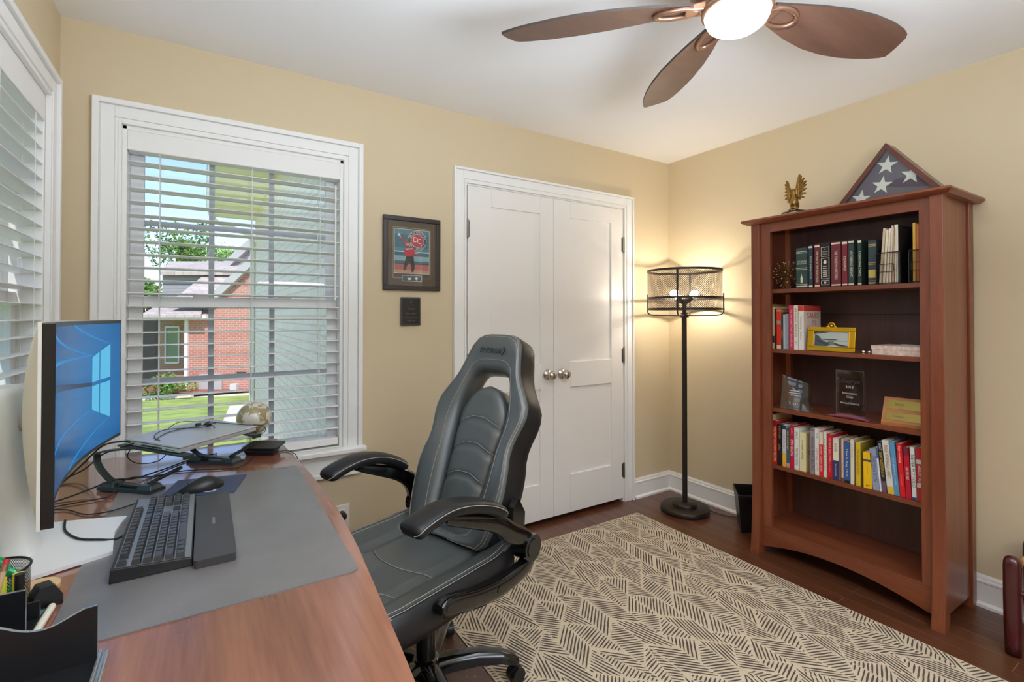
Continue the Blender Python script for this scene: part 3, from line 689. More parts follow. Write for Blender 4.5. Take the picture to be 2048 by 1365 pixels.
tag(b.build('earphones', M_blackp), 'black wired earphones tangled on top of the closed laptop', 'earphones')

# ---- globe, charger
m, nt, bs = nmat('globe_map'); tc = nt.nodes.new('ShaderNodeTexCoord'); nz = nt.nodes.new('ShaderNodeTexNoise'); nz.inputs['Scale'].default_value = 24; nz.inputs['Detail'].default_value = 5; nz.inputs['Distortion'].default_value = .5
rp = nt.nodes.new('ShaderNodeValToRGB'); e = rp.color_ramp.elements; e[0].position = .47; e[0].color = (*lin((214,208,192)), 1); e[1].position = .52; e[1].color = (*lin((152,142,102)), 1)
k = e.new(.72); k.color = (*lin((176,150,112)), 1)
nt.links.new(tc.outputs['Object'], nz.inputs['Vector']); nt.links.new(nz.outputs['Fac'], rp.inputs['Fac']); nt.links.new(rp.outputs['Color'], bs.inputs['Base Color']); bs.inputs['Roughness'].default_value = .12; bs.inputs['Coat Weight'].default_value = .6
M_acr = glassy('clear_acrylic', (246,250,248), .06, .03)
t = thing('desk_globe', 'small antique cream and olive globe on a clear stand by the window', 'globe', (.172,2.285,ZD))
b = MB(); b.sphere((.172,2.285,.871), .066, 40); b.build('globe_ball', m, t)
b = MB(); b.lathe([(.045,.0),(.045,.006),(.028,.012),(.026,.035),(.040,.052),(.043,.056),(.038,.056),(.022,.036),(.0,.02)], 28, Matrix.Translation((.172,2.285,ZD))); b.build('clear_stand', M_acr, t)
t = thing('phone_charger', 'black wireless charging pad on a block beside the window', 'charger', (.195,2.125,ZD), math.radians(-32))
b = MB(); b.add([(-.052,-.036,0),(.052,-.036,0),(.040,.036,0),(-.040,.036,0),(-.060,-.040,.020),(.060,-.040,.020),(.046,.042,.026),(-.046,.042,.026)],[(0,3,2,1),(4,5,6,7),(0,1,5,4),(1,2,6,5),(2,3,7,6),(3,0,4,7)])
b.build('block', M_blackp, t, local=True, bevel=.003)
b = MB(); Mx = Matrix.Translation((0,0,.0275)) @ Matrix.Rotation(math.radians(4),4,'X'); b.prism(round_rect(-.066,-.045,.066,.047,.012), .006, 0, Mx); b.build('pad', M_blackp, t, local=True, bevel=.0015)

# ---- loose cables
def cable(label, pts, r=.0022, name='cable', m=None):
    b = MB(); b.tube(bez(pts, 8), r, 8); tag(b.build(name, m or M_rub), label, 'cable', 'loose cables on the desk')
c_ = ZD+.0035
cable('black cable plugged into the laptop side and dropping behind the monitor', [(-.205,2.00,.884),(-.235,2.03,.884),(-.29,2.10,.86),(-.345,2.13,.80),(-.385,2.06,c_),(-.41,1.9,c_)], .0028)
cable('second black cable running from the laptop side down past the stand arm', [(-.195,1.985,.883),(-.235,2.0,.868),(-.285,2.06,.84),(-.34,2.12,.785),(-.40,2.09,c_)], .0024)
cable('black cable crossing the near stand foot towards the charger', [(-.43,1.86,c_),(-.365,1.876,c_),(-.30,1.905,c_+.01),(-.235,1.915,ZD+.032),(-.19,1.975,ZD+.012),(-.118,2.075,c_),(-.035,2.17,c_),(.04,2.2,c_)], .0024)
cable('thin black cable looping behind the mouse towards the charger', [(-.40,1.82,c_),(-.33,1.83,c_),(-.262,1.835,c_+.001),(-.235,1.85,c_+.002),(-.20,1.90,ZD+.034),(-.15,2.0,c_),(-.06,2.015,c_),(.06,1.965,c_),(.11,1.97,c_),(.155,2.07,c_)], .0018)
cable('mouse cable curving over the left edge of the mat', [(-.42,1.80,c_),(-.33,1.79,c_),(-.27,1.715,c_),(-.215,1.70,c_+.002),(-.155,1.737,ZM+.003),(-.10,1.742,ZM+.006),(-.062,1.752,ZM+.010)], .0018)
cable('keyboard cable lying across the silver monitor base', [(-.30,1.66,.7735),(-.285,1.58,.7735),(-.25,1.51,.7735),(-.205,1.475,.7735),(-.178,1.468,.770),(-.158,1.468,.776)], .0026)
cable('charger cable hanging over the far right corner of the desk', [(.225,2.10,c_+.004),(.252,2.105,c_),(.272,2.10,c_),(.288,2.06,c_),(.298,2.0,ZD-.01),(.302,1.98,ZD-.1),(.300,2.02,ZD-.4)], .0016)
cable('black cable loop hanging under the raised laptop', [(-.20,2.03,.868),(-.22,2.08,.82),(-.19,2.09,.79),(-.13,2.06,.80),(-.09,2.02,.858)], .0016)

# ---- organiser and clutter at the near left
M_org = mat('organizer_black', (26,27,31), .34); M_edge = mat('brushed_edge', (196,200,206), .25, .8)
t = thing('desk_organizer', 'black desk organizer with a wavy front panel and silver edges', 'organizer', (-.25,.97,ZD))
def panel(b, y, prof, x0, x1, th=.005, z0=ZD+.012):
    n = 40; xs = [x0+(x1-x0)*k/n for k in range(n+1)]
    pl = [(x0,z0),(x1,z0)]+[(x, interp(prof,x)) for x in reversed(xs)]
    M_ = Matrix.Translation((0,y+th,0)) @ Matrix.Rotation(PI/2,4,'X')
    b.prism(pl, th, 0, M_)
    for a, c in zip(xs, xs[1:]): b.add([(a,y-.0003,interp(prof,a)+.0008),(c,y-.0003,interp(prof,c)+.0008),(c,y+th+.0003,interp(prof,c)+.0008),(a,y+th+.0003,interp(prof,a)+.0008)],[(0,1,2,3)],1)
    b.add([(x1+.0006,y,z0),(x1+.0006,y+th,z0),(x1+.0006,y+th,interp(prof,x1)),(x1+.0006,y,interp(prof,x1))],[(0,1,2,3)],1)
wav = [(-.44,.86),(-.40,.868),(-.34,.866),(-.29,.862),(-.26,.857),(-.242,.8535),(-.225,.843),(-.21,.8375),(-.195,.836),(-.18,.840),(-.165,.847),(-.152,.8525),(-.136,.8535)]
b = MB(); panel(b, .966, wav, -.44, -.137); b.build('front_panel', [M_org, M_edge], t)
b = MB(); panel(b, 1.068, [(-.44,.865),(-.239,.858)], -.44, -.2395); b.build('rear_panel', [M_org, M_edge], t)
b = MB(); b.box((-.44,.86,ZD),(-.137,.972,ZD+.012)); b.box((-.44,.972,ZD),(-.24,1.075,ZD+.012)); b.box((-.445,.86,ZD),(-.44,1.075,.862)); b.box((-.44,1.07,ZD),(-.24,1.16,ZD+.012)); b.box((-.44,1.155,ZD+.012),(-.2405,1.16,.80)); b.build('tray', M_org, t, bevel=.001)
b = MB(); b.box((-.137,.86,ZD),(-.133,.985,ZD+.017)); b.box((-.133,.86,ZD),(-.128,.985,ZD+.011)); b.box((-.128,.86,ZD),(-.1245,.985,ZD+.014)); b.build('edge_rail', M_edge, t, bevel=.001)
M_pencil = mat('pencil_wood', (196,164,130), .5); M_red = mat('eraser_red', (196,58,66), .6); M_ylw = mat('yellow_plastic', (224,220,60), .4); M_green = mat('green_plastic', (20,170,96), .15, coat=.6)
b = MB(); p0, p1 = Vector((-.292,1.095,.785)), Vector((-.2755,1.128,.893)); dv = (p1-p0).normalized()
b.cyl(p0, p1-dv*.018, .0042, n=6); b.cyl(p1-dv*.018, p1-dv*.009, .0046, n=12, mi=2); b.cyl(p1-dv*.009, p1, .0042, n=12, mi=1)
tag(b.build('pencil', [M_pencil, M_red, mat('ferrule', (170,130,110), .3, .8)]), 'plain wooden pencil with a red eraser in the organizer', 'pencil')
b = MB(); b.cyl((-.254,1.098,.775),(-.2535,1.1,.875),.0062,n=18); tag(b.build('marker', M_blackp, bevel=.001), 'black marker standing in the organizer', 'marker')
b = MB(); b.cyl((-.283,1.125,.775),(-.283,1.128,.862),.008,n=18); b.cyl((-.262,1.127,.775),(-.262,1.13,.865),.007,n=18); tag(b.build('highlighter', M_ylw, bevel=.001), 'yellow highlighter behind the pencil in the organizer', 'highlighter')
def mesh_wall(b, R, z0, z1, c, nw, r=.0007, n=8, turn=.5, mi=0):
    for sgn in (-1, 1):
        for k in range(nw):
            a0 = 2*PI*k/nw; pts = []
            for i in range(n+1):
                a = a0+sgn*turn*i/n; pts.append((c[0]+R*math.cos(a), c[1]+R*math.sin(a), z0+(z1-z0)*i/n))
            vs = []
            for i, p in enumerate(pts):
                a = a0+sgn*turn*i/n; tg = Vector((-math.sin(a),math.cos(a),0)); vs += [Vector(p)-tg*r, Vector(p)+tg*r]
            b.add(vs, [(2*i,2*i+1,2*i+3,2*i+2) for i in range(n)], mi)
t = thing('mesh_cup', 'black wire mesh cup filled with green rings beside the monitor', 'cup', (-.318,1.212,ZD))
b = MB(); mesh_wall(b, .052, ZD+.001, .846, (-.318,1.212), 90, .00055, 6, 1.0); b.build('mesh_wall', M_blackp, t)
b = MB(); b.ring(.0525, .0022, (-.318,1.212,.846), 40, 8); b.build('rim', M_blackp, t)
b = MB(); b.cyl((-.318,1.212,ZD),(-.318,1.212,ZD+.003),.0525,n=40); b.build('bottom', M_blackp, t)
for k, (c, ang, lab) in enumerate((((-.325,1.222,.836),(.9,.35,0),'larger bright green plastic ring standing in the mesh cup'), ((-.300,1.200,.829),(1.15,-.2,.4),'smaller bright green plastic ring in front inside the mesh cup'))):
    M_ = Matrix.Translation(c) @ Euler(ang).to_matrix().to_4x4()
    b = MB(); b.lathe([(.020,-.005),(.031,-.005),(.033,0),(.031,.005),(.020,.005)], 36, M_, 0, True, True) if k == 0 else b.lathe([(.014,-.005),(.022,-.005),(.024,0),(.022,.005),(.014,.005)], 36, M_, 0, True, True)
    tag(b.build('plastic_ring', M_green), lab, 'ring', 'green rings in the mesh cup')
M_coast = mat('coaster_wood', (222,186,136), .5, var=.1, vscale=30)
b = MB(); b.cyl((-.276,1.296,ZD),(-.276,1.296,ZD+.009),.036,n=40); tag(b.build('coaster', M_coast, bevel=.002), 'round pale wooden coaster beside the black mesh cup', 'coaster')
t = thing('tape_dispenser', 'small black tape dispenser between mesh cup and coaster', 'tape dispenser', (-.246,1.222,ZD), math.radians(25))
b = MB(); b.prism([(-.020,0),(.020,0),(.020,.018),(.008,.040),(-.012,.040),(-.020,.026)], .030, 0, Matrix.Translation((0,.015,0)) @ Matrix.Rotation(PI/2,4,'X')); b.build('body', M_blackp, t, local=True, bevel=.002)
b = MB(); b.add([(.0205,-.011,.019),(.0205,.011,.019),(.0095,.011,.0395),(.0095,-.011,.0395)],[(0,1,2,3)]); b.build('tape', M_edge, t, local=True)
t = thing('calculator', 'small dark calculator lying left of the charcoal mat', 'calculator', (-.262,1.145,ZD), math.radians(-8))
b = MB(); b.box((-.020,-.055,0),(.020,.055,.008)); b.build('body', M_blackp, t, local=True, bevel=.002)
b = MB()
for i in range(3):
    for j in range(4): b.box((-.016+.0115*i,-.05+.0145*j,.008),(-.008+.0115*i,-.040+.0145*j,.0105))
b.build('keys', M_key, t, local=True, bevel=.001)
b = MB(); b.box((-.016,.014,.008),(.016,.046,.0088)); b.build('display', mat('lcd', (96,140,140), .1, .2), t, local=True)
b = MB(); b.cyl((-.2335,1.198,ZD+.0062),(-.238,1.085,ZD+.0062),.006,n=16); b.sphere((-.2335,1.198,ZD+.0062),.006,12)
tag(b.build('correction_pen', mat('cream_plastic', (232,224,206), .35)), 'cream white pen lying beside the small dark calculator', 'pen')
# ================================================================== OFFICE CHAIR   local axes: x = backwards, y = away from camera (chair's right arm), z up
M_lea = mat('charcoal_leather', (76,81,81), .42, bump=.2, bscale=260, spec=.9, coat=.5, coat_r=.38)
M_leb = mat('black_leather', (27,27,29), .40, bump=.2, bscale=260, spec=.45)
M_stitch = mat('grey_thread', (176,174,166), .7)
M_gloss = mat('gloss_black', (14,14,15), .12, coat=.5)
TH = math.radians(19)
t = thing('office_chair', 'black and charcoal leather racing style office chair with padded arms at the desk', 'chair', (.64,1.57,.0032), TH)
LK = dict(local=True)
REC = .44
def bk(u, z, off=0):      # point on the reclined front plane, off = forward of it
    return Vector((.14+REC*(z-.6)-off*.915, u, z+off*.40))
hw_t = [(.50,.185),(.56,.207),(.63,.217),(.70,.222),(.76,.214),(.80,.203),(.84,.207),(.885,.222),(.925,.228),(.96,.222),(1.0,.192),(1.04,.162),(1.08,.143),(1.13,.130),(1.165,.121),(1.19,.108),(1.205,.085),(1.212,.055)]
hi_t = [(.525,.055),(.54,.085),(.58,.098),(.65,.104),(.72,.110),(.80,.118),(.87,.124),(.92,.127),(.95,.125),(.98,.118),(1.02,.106),(1.045,.092),(1.058,.070),(1.064,.045)]
def loop_of(tab, n=30):
    """closed loop: up one side, down the other, evenly by arc length"""
    R_ = [(w, z) for z, w in tab]; P = [(0, tab[0][0])]+R_+[(0, tab[-1][0])]
    L = [0]
    for a, c in zip(P, P[1:]): L.append(L[-1]+math.hypot(c[0]-a[0], c[1]-a[1]))
    def at(s):
        for k in range(len(P)-1):
            if s <= L[k+1]+1e-9: f = (s-L[k])/(L[k+1]-L[k]); return (P[k][0]+f*(P[k+1][0]-P[k][0]), P[k][1]+f*(P[k+1][1]-P[k][1]))
        return P[-1]
    right = [at(L[-1]*i/n) for i in range(n+1)]
    return right + [(-u, z) for u, z in reversed(right[1:-1])]
OUT, INN = loop_of(hw_t), loop_of(hi_t)
def cross(s, q, z):
    """forward offset of the padded frame at s (0 inner edge, 1 outer edge)"""
    return q
sec = [(0,-.045),(0,-.012),(.05,.008),(.2,.020),(.42,.026),(.66,.033),(.84,.036),(.94,.028),(.985,.012),(1.0,-.012),(1.0,-.055),(.975,-.080),(.85,-.092),(.5,-.094),(.12,-.088),(.03,-.07)]
b = MB(); rows = []
for s_, q in sec:
    row = []
    for (uo, zo), (ui, zi) in zip(OUT, INN):
        u = ui+(uo-ui)*s_; z = zi+(zo-zi)*s_
        wing = .018*max(0, 1-abs(z-.74)/.2)*s_ if q > 0 else 0
        row.append(bk(u, z, q+wing))
    rows.append(row)
b.grid(rows, 0, True, True)
# darker wedge panels low on the side wings
n = len(OUT)
for i, f in enumerate(b.f):
    c = sum((b.v[j] for j in f), Vector())/len(f); k = i // n
    if k >= 8 and k <= 13: b.m[i] = 1
def seam(b, s_, q, mi=2, r=.0008, zmin=.0):
    P = []
    for (uo, zo), (ui, zi) in zip(OUT, INN):
        u = ui+(uo-ui)*s_; z = zi+(zo-zi)*s_; wing = .018*max(0, 1-abs(z-.74)/.2)*s_
        P.append(bk(u, z, q+wing))
    P = P[1:]+P[:0]
    b.tube([p for p in P if p.z > zmin], r, 5, mi)
for s_, q in ((.88,.0352),(.945,.0285),(.30,.0242)): seam(b, s_, q)
b.build('backrest', [M_lea, M_leb, M_stitch], t, local=True)
# centre pad
pw = [(.50,.085),(.53,.098),(.58,.101),(.66,.104),(.74,.109),(.82,.116),(.88,.121),(.915,.120),(.945,.107),(.975,.088),(1.0,.062),(1.012,.035),(1.016,.012)]
def pad_h(u, z):
    w = interp(pw, z); e = max(0, 1-(abs(u)/max(w,.01))**4); ez = min(1, max(0, (1.018-z)/.04))
    groove = 0
    for zc in (.60, .70, .80, .89):
        zz = zc - .35*max(0, abs(u)-.03)
        groove += .006*math.exp(-((z-zz)/.009)**2)
    return -.030+.040*e**.5*(.35+.65*ez**.5)-groove
b = MB(); rows = []
for i in range(53):
    z = .50+.516*i/52; w = interp(pw, z)
    rows.append([bk(w*(-1+2*j/20), z, pad_h(w*(-1+2*j/20)*.999, z)) for j in range(21)])
b.grid(rows, 0)
back = [[bk(interp(pw,z)*k_, z, -.06) for k_ in (-1,1)] for z in (.50,.6,.7,.8,.9,.95,1.0,1.016)]
b.grid(back, 0)
for sgn in (-1, 1): b.grid([[bk(interp(pw,.50+.516*i/52)*sgn, .50+.516*i/52, pad_h(interp(pw,.50+.516*i/52)*.999, .50+.516*i/52)), bk(interp(pw,.50+.516*i/52)*sgn, .50+.516*i/52, -.06)] for i in range(53)])
for zc in (.60, .70, .80, .89):
    P = []
    for j in range(21):
        u = -.105+.21*j/20; z = zc-.35*max(0, abs(u)-.03)+.011
        if abs(u) < interp(pw, z)-.003: P.append(bk(u, z, pad_h(u, z)+.0008))
    b.tube(P, .0009, 5, 1)
b.build('back_pad', [M_lea, M_stitch], t, local=True, weld=True)
# lettering on the headrest
b = MB(); o = bk(.012, 1.138, .0355); Mt = frame(o, (0,-1,0), bk(0,1.2)-bk(0,1.1))
b.text('EMERGE', .030, Mt, 0, 'CENTER', xs=1.05)
Mt2 = frame(bk(-.050, 1.138, .0362), (0,-1,0), bk(0,1.2)-bk(0,1.1))
b.poly([(-.002,.017,0),(.004,.017,0),(.013,0,0),(.004,-.019,0),(-.002,-.019,0),(.006,0,0)],0,Mt2)
for i, (x, y) in enumerate(((-.006,.008),(-.001,.003),(-.006,-.003),(-.002,-.009))): b.poly([(x-.0014,y,0),(x,y-.0014,0),(x+.0014,y,0),(x,y+.0014,0)],0,Mt2)
b.build('lettering', mat('print_black', (12,13,14), .4), t, local=True)
# seat
def seat_top(x, u):
    a = abs(u)/.265
    h = .500 + .030*max(0, (a-.58)/.42)**1.0*(1 if a < .92 else (1-(a-.92)/.08*.25)) - .012*max(0, 1-abs(a-.56)/.09)
    h += .010*math.exp(-((x+.12)/.15)**2)*(a < .55)*(1-a/.55)
    if x < -.34: h -= .055*((-.34-x)/.10)**2
    if x > .05: h += .012*(x-.05)/.1
    return h
b = MB(); nx, nu = 30, 34
def uw(x): return .268-.018*max(0, (-.30-x)/.14)-.02*max(0,(x-.08)/.1)
rows = []
for i in range(nx+1):
    x = -.44+.60*i/nx; w = uw(x)
    row = [Vector((x, -w+.004, .425+.012*max(0,(-.25-x)/.19))), Vector((x, -w-.006, .455))]
    row += [Vector((x, w*(-1+2*j/nu), seat_top(x, .265*(-1+2*j/nu)))) for j in range(nu+1)]
    row += [Vector((x, w+.006, .455)), Vector((x, w-.004, .425+.012*max(0,(-.25-x)/.19)))]
    rows.append(row)
b.grid(rows, 0, True); b.poly(rows[0][::-1]); b.poly(rows[-1])
nn = len(rows[0])
for i, f in enumerate(b.f):
    c = sum((b.v[j] for j in f), Vector())/len(f)
    if abs(c.y) > .255 or c.z < .45: b.m[i] = 1
for sgn in (-1, 1):
    for a_ in (.90, .965): b.tube([(x, sgn*uw(x)*a_, seat_top(x, .265*a_)+.0012) for x in [-.43+.56*k/30 for k in range(31)]], .001, 5, 2)
    b.tube([(x, sgn*uw(x)*.57, seat_top(x, .265*.57)+.001) for x in [-.43+.56*k/30 for k in range(31)]], .0012, 5, 1)
for x0 in (-.30, -.16):
    b.tube([(x0+.055*math.cos(PI*(k/20-.5))**.8*-1+.055, uw(0)*.55*(-1+2*k/20), seat_top(x0, .265*.55*(-1+2*k/20))+.003) for k in range(21)], .001, 5, 2)
b.build('seat', [M_lea, M_leb, M_stitch], t, local=True)
b = MB(); b.box((-.40,-.24,.405),(.12,.24,.432)); b.box((-.16,-.09,.36),(.12,.09,.406)); b.build('seat_pan', M_blackp, t, local=True, bevel=.008)
# arms
def arm(u, ptz, flat, sgn, shift):
    b = MB(); P = bez([(x, u, z) for x, z in ptz], 5); k = len(P); rows = []
    for i, p in enumerate(P):
        a = i/(k-1); e = min(1, (a/.10)**.5 if a < .10 else 1)*min(1, ((1-a)/.08)**.5 if a > .92 else 1)
        w = .046*(.55+.45*e)*(1-.12*a); h = .021*max(.25, e)
        tg = (P[min(i+1,k-1)]-P[max(i-1,0)]).normalized(); up_ = Vector((0,1,0)).cross(tg); up_ = -up_ if up_.z < 0 else up_
        rows.append([p+Vector((0,1,0))*w*math.copysign(abs(math.cos(2*PI*j/20))**.75, math.cos(2*PI*j/20))+up_*h*math.copysign(abs(math.sin(2*PI*j/20))**.8, math.sin(2*PI*j/20)) for j in range(20)])
    b.grid(rows, 0, True); b.poly(rows[0][::-1]); b.poly(rows[-1])
    for j in (1, 9): b.tube([r_[j] for r_ in rows], .0011, 5, 1)
    ap = b.build('arm_pad', [M_leb, M_stitch], t, local=True)
    b = MB(); mid = P[int(k*.42)]; end = P[-2]
    S = bez([Vector((mid.x, u, mid.z-.024)), Vector((end.x-.03, u, end.z-.022)), Vector((end.x+.045, u, end.z-.075)), Vector((.165+shift, u, .56)), Vector((.178+shift, u, .525))], 6)
    rows = []
    for i, p in enumerate(S):
        tg = (S[min(i+1,len(S)-1)]-S[max(i-1,0)]).normalized(); up_ = Vector((0,1,0)).cross(tg).normalized(); a = i/(len(S)-1); h = .010+.020*math.sin(PI*min(1,a*.9+.05)); w = .021
        rows.append([p+Vector((0,1,0))*w*c_*1.0+up_*h*d_ for c_, d_ in ((1,-.6),(.8,-1),(-.8,-1),(-1,-.6),(-1,.6),(-.8,1),(.8,1),(1,.6))])
    b.grid(rows, 0, True); b.poly(rows[0][::-1]); b.poly(rows[-1]); b.build('arm_strut', M_gloss, t, local=True)
    b = MB(); b.cyl((.178+shift,u-.027,.530),(.178+shift,u+.027,.530),.043,n=32); b.cyl((.178+shift,u-.030,.530),(.178+shift,u+.030,.530),.030,n=32); b.build('arm_pivot', M_gloss, t, local=True, bevel=.004)
    b = MB(); uo = u
    S = bez([(.185+shift,uo,.515),(.175+shift,uo,.478),(.125+shift,uo,.462),(.04,uo,.456),(-.06,uo,.468),(-.15,uo,.490),(-.215,uo,.503)], 6); rows = []
    for i, p in enumerate(S):
        tg = (S[min(i+1,len(S)-1)]-S[max(i-1,0)]).normalized(); up_ = Vector((0,1,0)).cross(tg).normalized(); a = i/(len(S)-1); h = .026 if a < .9 else .026*(1-((a-.9)/.1)**2*.6); w = .017
        rows.append([p+Vector((0,1,0))*w*c_+up_*h*d_ for c_, d_ in ((1,-.6),(.7,-1),(-.7,-1),(-1,-.6),(-1,.6),(-.7,1),(.7,1),(1,.6))])
    b.grid(rows, 0, True); b.poly(rows[0][::-1]); b.poly(rows[-1])
    for x, z in ((-.19,.497),(.02,.459)): b.cyl((x,uo+sgn*.0165,z),(x,uo+sgn*.019,z),.011,n=20)
    b.build('arm_bracket', M_gloss, t, local=True)
arm(-.295, [(-.318,.738),(-.285,.752),(-.20,.764),(-.11,.750),(-.02,.718),(.045,.678)], 0, -1, 0)
arm(.290, [(-.205,.728),(-.165,.746),(-.08,.762),(.01,.752),(.085,.722),(.135,.688)], 0, 1, .03)
# knob plates where arm meets back
for u, s_ in ((-.245,-1),(.245,1)):
    b = MB(); b.prism([(-.03,-.06),(.03,-.06),(.034,.02),(.0,.075),(-.03,.05)], .022, 0, Matrix.Translation((.185,u+.011,.60)) @ Matrix.Rotation(PI/2,4,'X')); b.build('side_plate', M_gloss, t, local=True, bevel=.006)
# lift, hub, star base
b = MB(); b.cyl((0,0,.285),(0,0,.37),.019,n=24); b.cyl((0,0,.255),(0,0,.31),.034,n=28); b.cyl((0,0,.10),(0,0,.262),.031,.036,n=28); b.build('gas_lift', M_gloss, t, local=True, bevel=.002)
b = MB(); b.lathe([(.0,.135),(.040,.135),(.050,.122),(.056,.098),(.054,.070),(.0,.066)], 30); b.build('base_hub', M_gloss, t, local=True)
for k in range(5):
    a = math.radians(-20)-TH+2*PI*k/5; ca, sa = math.cos(a), math.sin(a); rows = []
    for rr_, z, h, w in ((.03,.105,.026,.033),(.09,.112,.025,.031),(.18,.113,.022,.027),(.26,.102,.019,.024),(.305,.086,.017,.021),(.322,.074,.010,.016)):
        rows.append([Vector((rr_*ca-c_*w*sa, rr_*sa+c_*w*ca, z+h*d_)) for c_, d_ in ((1,-1),(-1,-1),(-1,.3),(-.55,.95),(.55,.95),(1,.3))])
    b = MB(); b.grid(rows, 0, True); b.poly(rows[0][::-1]); b.poly(rows[-1]); lg = b.build('base_leg', M_gloss, t, local=True, bevel=.003)
    b = MB(); c = Vector((.312*ca, .312*sa, .0295)); w_ = Vector((-math.sin(a+.5), math.cos(a+.5), 0))
    for o_ in (-.012, .012): b.cyl(c+w_*(o_-.009), c+w_*(o_+.009), .027, n=24)
    b.cyl(c+Vector((0,0,.02)), c+Vector((0,0,.05)), .008, n=12); b.cyl(c-w_*.004, c+w_*.004, .03, n=24)
    b.build('caster', M_blackp, lg, local=True, bevel=.003)
# ================================================================== CEILING FAN
M_fanw = wood('fan_blade_wood', (82,56,43), (98,68,53), (112,80,64), 'x', 1., .5, .15, .3)
M_fand = mat('fan_blade_edge', (52,40,34), .5)
M_bronze = mat('fan_bronze', (150,112,88), .35, .75)
M_fglass = mat('lamp_glass', (255,250,240), .3, emit=(232,245,255), es=FAN_E)
FC = Vector((1.227,.797,0)); FZ = 2.150
t = thing('ceiling_fan', 'five bladed wooden ceiling fan with a lit frosted glass bowl', 'ceiling fan', (FC.x,FC.y,ZC))
Mf = Matrix.Translation((FC.x,FC.y,0))
b = MB(); b.lathe([(0,ZC),(.075,ZC),(.075,ZC-.012),(.055,ZC-.05),(.02,ZC-.06),(.014,ZC-.06),(.014,2.30),(.03,2.295)], 32, Mf); b.build('canopy_rod', M_bronze, t)
b = MB(); b.lathe([(0,2.30),(.05,2.298),(.095,2.285),(.122,2.255),(.130,2.22),(.122,2.19),(.105,2.172),(.090,2.168),(.088,2.140),(.092,2.136),(.092,2.126),(.084,2.122),(.0,2.122)], 40, Mf); b.build('motor_housing', M_bronze, t)
b = MB(); b.lathe([(.082,2.128),(.084,2.120),(.082,2.110),(.074,2.094),(.058,2.082),(.037,2.075),(.016,2.0725),(0,2.072)], 40, Mf); b.build('glass_bowl', M_fglass, t)
def blade(ang):
    a = math.radians(ang); ca, sa = math.cos(a), math.sin(a)
    M_ = Matrix.Translation((FC.x,FC.y,FZ)) @ Matrix.Rotation(a,4,'Z') @ Matrix.Rotation(math.radians(-13),4,'X')
    up_ = [(.115,.030),(.17,.046),(.25,.066),(.34,.080),(.43,.083),(.50,.077),(.56,.066),(.61,.053),(.648,.038),(.662,.028)]
    dn_ = [(.655,-.004),(.640,-.046),(.625,-.060),(.60,-.068),(.54,-.078),(.45,-.082),(.35,-.076),(.26,-.062),(.18,-.044),(.115,-.030)]
    ol = [Vector((x,y,0)) for x, y in up_]+[Vector((x,y,0)) for x, y in dn_]
    b = MB(); b.prism([(p.x,p.y) for p in ol], .007, 0, M_)
    for i in range(len(b.f)):
        if len(b.f[i]) == 4: b.m[i] = 1
    bl = b.build('blade', [M_fanw, M_fand], t, bevel=.0015)
    b = MB(); Mb = M_ @ Matrix.Translation((.158,0,-.004)); pts = []
    n = 30; rows = []
    for k in range(n):
        q = 2*PI*k/n; c_, s_ = math.cos(q), math.sin(q); rx, ry = .062, .034
        rows.append([Mb @ Vector((c_*(rx-.013), s_*(ry-.010), .002)), Mb @ Vector((c_*(rx-.012), s_*(ry-.009), -.006)), Mb @ Vector((c_*rx, s_*ry, -.008)), Mb @ Vector((c_*(rx+.004), s_*(ry+.004), .002))])
    b.grid(rows, 0, True, True)
    b.build('blade_bracket', M_bronze, bl)
    b = MB(); b.add([M_ @ Vector(p) for p in ((.08,-.028,-.012),(.135,-.030,-.010),(.135,.030,-.010),(.08,.028,-.012),(.08,-.024,.012),(.135,-.028,.004),(.135,.028,.004),(.08,.024,.012))],[(0,3,2,1),(4,5,6,7),(0,1,5,4),(1,2,6,5),(2,3,7,6),(3,0,4,7)])
    b.build('blade_arm', M_bronze, bl, bevel=.003)
for a_ in (133.5, 62, -11, -83, 205): blade(a_)

# ================================================================== FLOOR LAMP
M_lamp = mat('lamp_bronze', (50,42,36), .4, .5)
M_wire = mat('lamp_mesh_wire', (66,56,48), .45, .5)
M_bulb = mat('bulb_glow', (255,250,240), .3, emit=(255,242,222), es=BULB_E)
LX, LY = 2.700, 2.146; Ml = Matrix.Translation((LX,LY,0))
t = thing('floor_lamp', 'tall bronze floor lamp with a lit wire mesh drum shade in the corner', 'floor lamp', (LX,LY,0))
b = MB(); b.lathe([(0,.034),(.148,.034),(.154,.030),(.155,.004),(.152,0),(0,0)], 56, Ml); b.lathe([(0,.058),(.073,.058),(.077,.054),(.077,.034)], 48, Ml); b.build('base', M_lamp, t)
b = MB(); b.cyl((LX,LY,.055),(LX,LY,1.30),.0165,n=24); b.cyl((LX,LY,1.30),(LX,LY,1.385),.014,n=20); b.cyl((LX,LY,1.282),(LX,LY,1.300),.029,n=28); b.cyl((LX,LY,1.304),(LX,LY,1.312),.022,n=28); b.build('pole', M_lamp, t, bevel=.002)
SR = .236
b = MB()
for z, h in ((1.592,.014),(1.412,.012),(1.338,.014)): b.ring(SR+.001, .0018, (LX,LY,z), 64, 8, 0, 'z', h)
for k in range(4):
    a = math.radians(29+90*k); ca, sa = math.cos(a), math.sin(a)
    def at(r_, z): return Vector((LX+r_*ca, LY+r_*sa, z))
    if k in (0, 2): b.bar(at(SR+.003,1.335), at(SR+.003,1.598), .012, .004, Vector((ca,sa,0)))
    P = bez([at(SR+.006,1.44),at(SR+.006,1.36),at(SR+.006,1.325),at(SR-.008,1.304),at(SR-.04,1.298),at(.12,1.297),at(.0,1.297)], 5)
    rows = [[p+Vector((-sa,ca,0))*.005+d_, p-Vector((-sa,ca,0))*.005+d_] for p in P for d_ in (Vector(),)]
    b.tube(P, .0045, 8)
